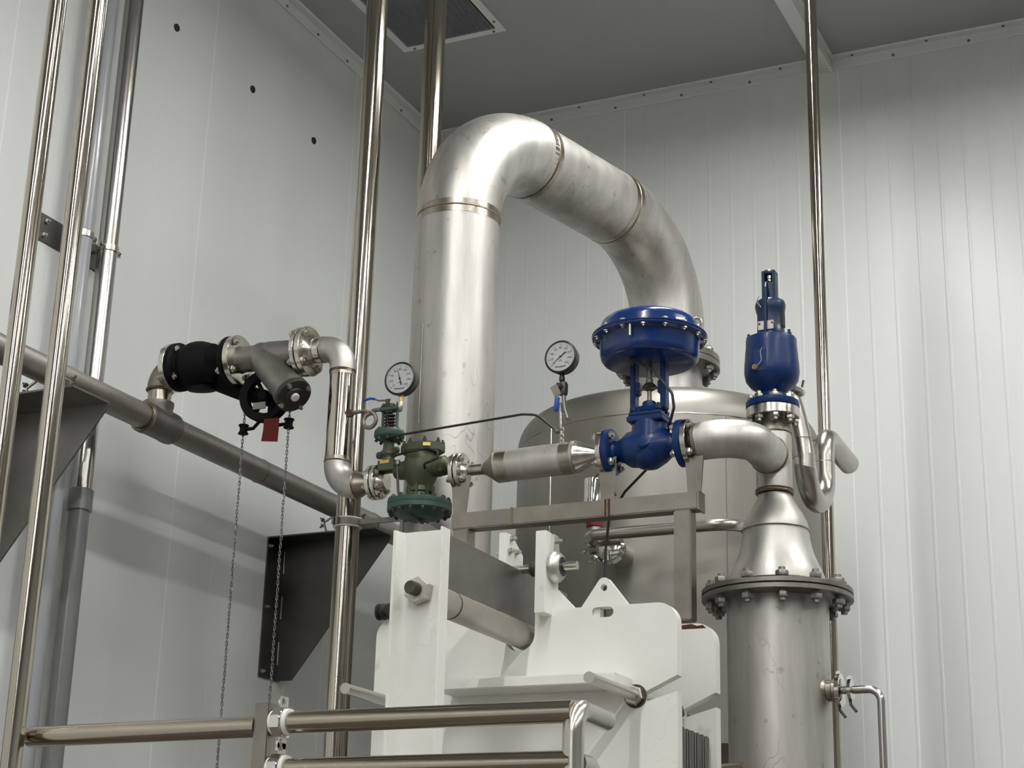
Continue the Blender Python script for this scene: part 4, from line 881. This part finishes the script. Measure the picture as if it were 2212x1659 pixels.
# bearing hangers
yb0, yb1 = YP - .06, YP + .055
xb1, xb2 = at(1155, 1250, yb0).x, at(1178, 1250, yb0).x; zB1 = at(1165, 1146, yb0).z; zB0 = at(1165, 1324, yb0).z
mk('hanger_plate', MB().prism([[(yb0, zB0), (yb1, zB0), (yb1, zB1 - .03), (yb0 + .05, zB1), (yb0, zB1)]], (xb1, 0, 0), EY, EZ, EX * (xb2 - xb1)), M['white'], hx, bevel=.002)
zsh = at(1240, 1222, YP).z; ysh = YP + .0; xe = at(1240, 1222, ysh).x
mk('hanger_gusset', MB().prism([[(xb2, ztop1 - .002), (xb2 + .085, ztop1 - .002), (xb2, ztop1 + .085)]], (0, YP + .012, 0), EX, EZ, EY * .02), M['white'], hx)
xb3, xb4 = at(1077, 1200, yb0).x, at(1093, 1200, yb0).x
mk('hanger_plate', MB().prism([[(yb0, zw - .10), (yb1 + .03, zw - .10), (yb1 + .03, zB1 - .05), (yb0 + .05, zB1 + .004), (yb0, zB1 + .004)]], (xb3, 0, 0), EY, EZ, EX * (xb4 - xb3)), M['white'], hx, bevel=.002)
b = MB(); b.lathe((xb2, ysh, zsh), EX, [(.056, 0), (.058, .006), (.056, .022), (.044, .036), (.030, .040), (.030, .034)], 36)
b.prism([[(ysh - .034, zsh + .03), (ysh + .034, zsh + .03), (ysh + .018, zsh + .115), (ysh - .018, zsh + .115)]], (xb2, 0, 0), EY, EZ, EX * .014)
mk('bearing_housing', b, M['castbright'], hx, bevel=.002, label='bright cast bearing housing')
mk('bearing_bore', MB().ring((xb2 + .028, ysh, zsh), EX, .034, .018, .012, 28), M['rubber'], hx)
mk('shaft', MB().cyl((xb3 - .02, ysh, zsh), (xe + .012, ysh, zsh), .0155, n=24), M['flange'], hx)
mk('shaft_collar', MB().lathe((xb1 - .04, ysh, zsh), EX, [(.026, 0), (.028, .004), (.028, .03), (.022, .04)], 20), M['castdark'], hx)
inst('bolt', cb, (xb2 + .014, ysh, zsh + .094), EX, hx); inst('bolt', cb, (xb1, ysh, zsh + .094), -EX, hx)
for py, px in ((1163, 1104), (1190, 1100), (1193, 1114)): p = atx(px, py, xb4); inst('bolt', cb, (xb4, p.y, p.z), EX, hx)
for zz_, yy_ in ((zsh + .06, ysh - .03), (zsh + .02, ysh + .03)): inst('bolt', cb, (xb3, yy_, zz_), -EX, hx)

# ------------------------------------------------------------------ GUARD RAIL
YG = 3.5; gr = thing('guard_rail', (at(560, 1600, YG).x, YG, 0), 'polished steel pipe guard rail with square post and white clamp inserts along the bottom', 'railing')
gxl, gxr = at(545, 1600, YG - .019).x, at(576, 1600, YG - .019).x; gw = gxr - gxl
zpt = at(560, 1518, YG - .019).z
mk('post', MB().bb((gxl, YG - .019, 0), (gxr, YG + .019, zpt)), M['squaretube'], gr, bevel=.002)
rR = .0255; rz1 = at(900, 1550, YG).z; rz2 = rz1 - .108
ends = []
for j, rz_ in enumerate((rz1, rz2)):
    pr_ = at(612, 1555 if j == 0 else 1668, YG); xc = pr_.x
    xv = at(1238, 1600, YG).x
    mk('rail', MB().cyl((gxr + .014, YG, rz_), (xv - (.0 if j == 0 else .0), YG, rz_), rR, n=48), M['polish_x'], gr)
    if j == 0: mk('rail', MB().cyl((P2.x, YG, at(200, 1587, YG).z), (gxl, YG, at(500, 1572, YG).z), rR, n=48), M['polish_x'], gr)
    b = MB(); b.lathe((gxr + .012, YG, rz_), EX, [(rR + .010, 0), (rR + .012, .002), (rR + .012, .026), (rR + .010, .028)], 8, ph=PI / 8); mk('clamp', b, M['chrome'], gr)
    mk('clamp_insert', MB().ring((gxr + .041, YG, rz_), EX, rR + .006, rR, .010, 36), M['plastic'], gr, label='white plastic insert')
    mk('clamp_insert', MB().ring((gxr + .004, YG, rz_), EX, rR + .004, rR - .004, .008, 36), M['plastic'], gr)
    for s in (-1, 1):
        mk('clamp_ear', MB().box((gxr + .03, YG, rz_ + s * (rR + .022)), .004, .030, .026), M['nut'], gr)
        mk('clamp_screw', MB().lathe((gxr + .028, YG - .004, rz_ + s * (rR + .022)), V((-.2, -1, 0)), [(.010, 0), (.0105, .004), (.006, .010)], 6), M['chrome'], gr)
zv = at(1245, 1512, YG).z; xv = at(1238, 1600, YG).x
mk('return_bend', MB().tube(arc([V((xv, YG, 0)), V((xv, YG, rz1 + .010)), V((xv, YG + .19, rz1 + .006))], .055, 12), .0238, 36), M['satin_x'], gr)
mk('return_bend', MB().tube(arc([V((xv, YG + .02, rz2)), V((xv, YG + .12, rz2)), V((xv, YG + .12, rz2 - .3))], .05, 12), .0235, 36), M['satin_x'], gr)

# ------------------------------------------------------------------ TANK
XTk, YTk, RTk = -2.86, 7.90, .755
tk = thing('storage_tank', (XTk, YTk, 0), 'large upright stainless tank with domed top behind the valve line', 'tank')
zsm = 4.045; pyb = 1438; zbt_ = 2.55
shell = [(RTk, zbt_), (RTk, zsm)]
mk('shell', MB().lathe((XTk, YTk, 0), EZ, shell, 128), M['tanksteel'], tk)
mk('bottom_head', MB().lathe((XTk, YTk, 0), EZ, [(.3, zbt_ - .22), (.55, zbt_ - .16), (.69, zbt_ - .08), (RTk - .01, zbt_)], 96), M['flangedull'], tk)
dome = [(RTk, zsm)] + [(RTk - .13 + .13 * math.cos(a), zsm + .015 + .15 * math.sin(a)) for a in [PI / 2 * .72 * k / 6 for k in range(7)]]
r_l, z_l = dome[-1]
for k in range(1, 9): f = 1 - k / 9; dome.append((r_l * f, z_l + .085 * (1 - f * f) / 1))
dome.append((.001, z_l + .087))
mk('dome_head', MB().lathe((XTk, YTk, 0), EZ, dome, 128), M['tanksteel'], tk, sharp=60)
weld(tk, (XTk, YTk, zsm), EZ, RTk, .003, 'weldband')
for px in (1189, 1570):
    d = ray(px, 1050); d2 = V((d.x, d.y)); o_ = V((XTk, YTk)); t_b = d2.dot(o_) ; A_ = d2.dot(d2); disc = t_b * t_b - A_ * (o_.dot(o_) - RTk ** 2)
    if disc > 0:
        t_ = (t_b - math.sqrt(disc)) / A_; p = V((d.x * t_, d.y * t_, 0)); mk('weld_seam', MB().cyl((p.x, p.y, zbt_ + .02), (p.x, p.y, zsm), .0035, n=6), M['flange' if px < 1300 else 'cast'], tk)
znf = at(1437, 792, YTk).z; RN = .185
mk('nozzle', MB().cyl((XTk, YTk, zsm + .1), (XTk, YTk, znf - .02), RN - .01, n=56), M['pickled'], tk)
nzf = mk('nozzle_flange', MB().lathe((XTk, YTk, znf), -EZ, [(.265, 0), (.265, .03), (.2, .032)], 64), M['flangedull'], tk)
bolts(nzf, (XTk, YTk, znf + .002), EZ, .232, 12, stud(.013, .04, .02, 'cast'), ph=.13)
lg = at(1345, 830, YTk - .5)
mk('lifting_lug', MB().prism([[(-.05, 0), (.06, 0), (.03, .075), (-.005, .08)]], (lg.x, lg.y, zsm + .13), EX, EZ, EY * .012), M['pickled'], tk)

# ------------------------------------------------------------------ BIG CROSSOVER PIPE
XC, YC, RC = -3.265, 6.3, .186
zleg = 5.235
cp = thing('crossover_pipe', (XC, YC, 0), 'very wide pickled stainless pipe arching over from the floor to the tank top', 'pipe')
leg = V((XTk - XC, YTk - YC, 0)).normalized(); RBc = .50
E1 = V((XC, YC, zleg)); E2 = V((XTk, YTk, zleg)); zw1 = sl(V((XC, YC, 4)), EZ, py=477).z
mk('riser', MB().cyl((XC, YC, 0), (XC, YC, zw1), RC, n=80), M['pickled'], cp)
mk('elbow', MB().tube(arc([V((XC, YC, zw1)), E1, E1 + leg * (zleg - zw1)], zleg - zw1 - .001, 24), RC + .001, 72, False), M['pickled'], cp)
w2_ = E1 + leg * (zleg - zw1); w3_ = E2 - leg * .50
mk('tube', MB().cyl(w2_, w3_, RC, n=80), M['pickled'], cp)
mk('elbow', MB().tube(arc([w3_, E2, E2 - EZ * (zleg - znf - .03)], .499, 24), RC + .001, 72, False), M['pickled'], cp)
mk('flange', MB().lathe((XTk, YTk, znf + .004), EZ, [(.265, 0), (.265, .03), (.2, .034)], 64), M['flangedull'], cp)
for o_, d_ in ((V((XC, YC, zw1)), EZ), (w2_, leg), (w3_, leg)):
    weld(cp, o_, d_, RC, .0035, 'weld'); band(cp, o_ - d_ * .018, d_, RC, .03); band(cp, o_ + d_ * .018, d_, RC + .001, .024)
mk('weld_seam', MB().cyl((XC - .062, YC - .176, sl(V((XC, YC, 4)), EZ, py=935).z), (XC - .062, YC - .176, sl(V((XC, YC, 4)), EZ, py=725).z), .004, n=6), M['nutdark'], cp, label='dark longitudinal weld line')

# ------------------------------------------------------------------ TANK SIDE VALVE, SMALL PIPES
YV = 6.98
tv_ = thing('sampling_valve', at(1290, 1150, YV), 'clamped sanitary valve on the tank side, chrome cylinder on top with red ring', 'valve')
cxv = at(1281, 1080, YV); zz2 = lambda py: at(1284, py, YV).z
mk('actuator', MB().lathe((cxv.x, YV, 0), EZ, [(.040, zz2(1118)), (.041, zz2(1112)), (.041, zz2(1038)), (.039, zz2(1035))], 40), M['chrome'], tv_)
mk('clamp', MB().lathe((cxv.x, YV, 0), EZ, [(.040, zz2(1130)), (.047, zz2(1126)), (.047, zz2(1119)), (.040, zz2(1115))], 32), M['flange'], tv_)
mk('red_ring', MB().lathe((cxv.x + .008, YV, 0), EZ, [(.034, zz2(1140)), (.038, zz2(1138)), (.038, zz2(1127)), (.034, zz2(1125))], 32), M['redring'], tv_, label='dark red ring')
mk('body', MB().lathe((cxv.x + .01, YV, 0), EZ, [(.03, zz2(1195)), (.038, zz2(1185)), (.036, zz2(1160)), (.030, zz2(1138))], 28), M['cast'], tv_)
f7 = at(1322, 1188, YV + .02)
dirn = V((XTk - f7.x, YTk - f7.y, 0)).normalized()
mk('ferrule', MB().lathe(f7 - dirn * .06, dirn, [(.038, 0), (.058, .006), (.058, .022), (.05, .028), (.056, .034), (.070, .040), (.070, .055), (.055, .060), (.055, .24)], 40), M['chrome'], tv_)
for px, py in ((1274, 1186), (1290, 1206)): p = at(px, py, YV - .02); mk('clamp_nut', MB().lathe(p, V((-.6, -.4, -.5)), [(.018, 0), (.020, .006), (.020, .02), (.009, .024), (.009, .04)], 6), M['flange'], tv_)
sp1 = thing('branch_pipe', at(1420, 1140, YV - .06), 'thin horizontal stainless pipe from the tank valve to behind the bell reducer', 'pipe')
yq = YV - .09
mk('tube', MB().tube(arc([at(1292, 1178, YV), at(1262, 1158, yq), at(1570, 1131, yq), at(1640, 1142, yq + .25)], [.04, .12], 12), .0265, 28), M['satin_x'], sp1)
tube_thing('power_cable', [V((cxv.x + .01, YV, zz2(1036))), V((cxv.x + .012, YV, zz2(1024))), at(1302, 1025, YV), at(1318, 1045, YV), at(1330, 1070, YV)], .0045, 'rubber', 'short black cable looping out of the chrome valve top', 'cable', rad=.02)

# lower right sanitary take-off on the column
yq2 = YD - .02; tp = thing('drain_take_off', at(1800, 1493, yq2), 'thin stainless take-off pipe with two wing-nut clamps at the column side', 'pipe')
zq = at(1850, 1490, yq2).z; xq0 = XD + RD - .005
mk('pad', MB().lathe((xq0 - .003, yq2, zq), EX, [(.058, -.012), (.050, .004), (.03, .008)], 32), M['weldband'], tp)
mk('ferrule', MB().lathe((xq0, yq2, zq), EX, [(.040, 0), (.040, .02), (.044, .024), (.044, .034)], 28), M['weldband'], tp)
xc1 = at(1812, 1490, yq2).x; xc2 = at(1836, 1490, yq2).x; xe_ = at(1903, 1500, yq2).x
mk('clamp', MB().lathe((xc1 - .008, yq2, zq), EX, [(.048, 0), (.060, .005), (.060, .019), (.048, .024)], 24), M['chrome'], tp)
mk('clamp', MB().lathe((xc2 - .007, yq2, zq), EX, [(.030, 0), (.040, .004), (.040, .016), (.030, .020)], 20), M['chrome'], tp)
for x_, dz_ in ((xc1, .055), (xc2, .036)):
    mk('wing_nut', MB().tube([V((x_, yq2, zq - dz_)), V((x_ + .004, yq2 - .01, zq - dz_ - .018)), V((x_ + .026, yq2 - .02, zq - dz_ - .045))], .0055, 8), M['castdark'], tp)
    mk('clamp_hinge', MB().box((x_ + .002, yq2, zq + dz_ + .006), .02, .018, .018), M['chrome'], tp, bevel=.003)
mk('tube', MB().tube(arc([V((xq0 + .03, yq2, zq)), V((xe_, yq2, zq)), V((xe_, yq2, 0))], .045, 12), .0145, 24), M['wallpipe'], tp)

# support clamp with arm on the tall pipe
zcl = sl(V((PA.x, PA.y, 3)), EZ, py=1131).z
pk = thing('support_clamp', (PA.x, PA.y, zcl), 'grey lined pipe clamp with a side arm on the tall polished pipe', 'clamp')
mk('clamp_band', MB().ring((PA.x, PA.y, zcl - .014), EZ, .062, .052, .028, 40), M['cast'], pk)
for s in (-1, 1): mk('liner', MB().ring((PA.x, PA.y, zcl + s * .017 - .003), EZ, .060, .0505, .006, 40), M['plastic'], pk)
mk('clamp_ear', MB().box((PA.x - .03, PA.y - .058, zcl), .010, .030, .030), M['nutdark'], pk)
mk('clamp_ear', MB().box((PA.x - .012, PA.y - .062, zcl), .010, .022, .030), M['cast'], pk)
ea = at(872, 1127, PA.y + .0)
mk('arm', MB().bb((PA.x + .058, PA.y - .008, zcl - .010), (ea.x, PA.y + .008, zcl + .010)), M['cast'], pk)
mk('arm_post', MB().bb((ea.x - .014, PA.y - .008, 1.9), (ea.x, PA.y + .008, zcl - .010)), M['cast'], pk)
# elbow stub behind the plates at bottom right
ob = at(1585, 1650, 6.0)
stb = thing('pipe_stub', ob, 'short polished pipe stub at the bottom edge between plates and column', 'pipe')
mk('tube', MB().cyl((at(1560, 1660, 6.0)), (at(1612, 1655, 5.93)), .016, n=20), M['polish_x'], stb)
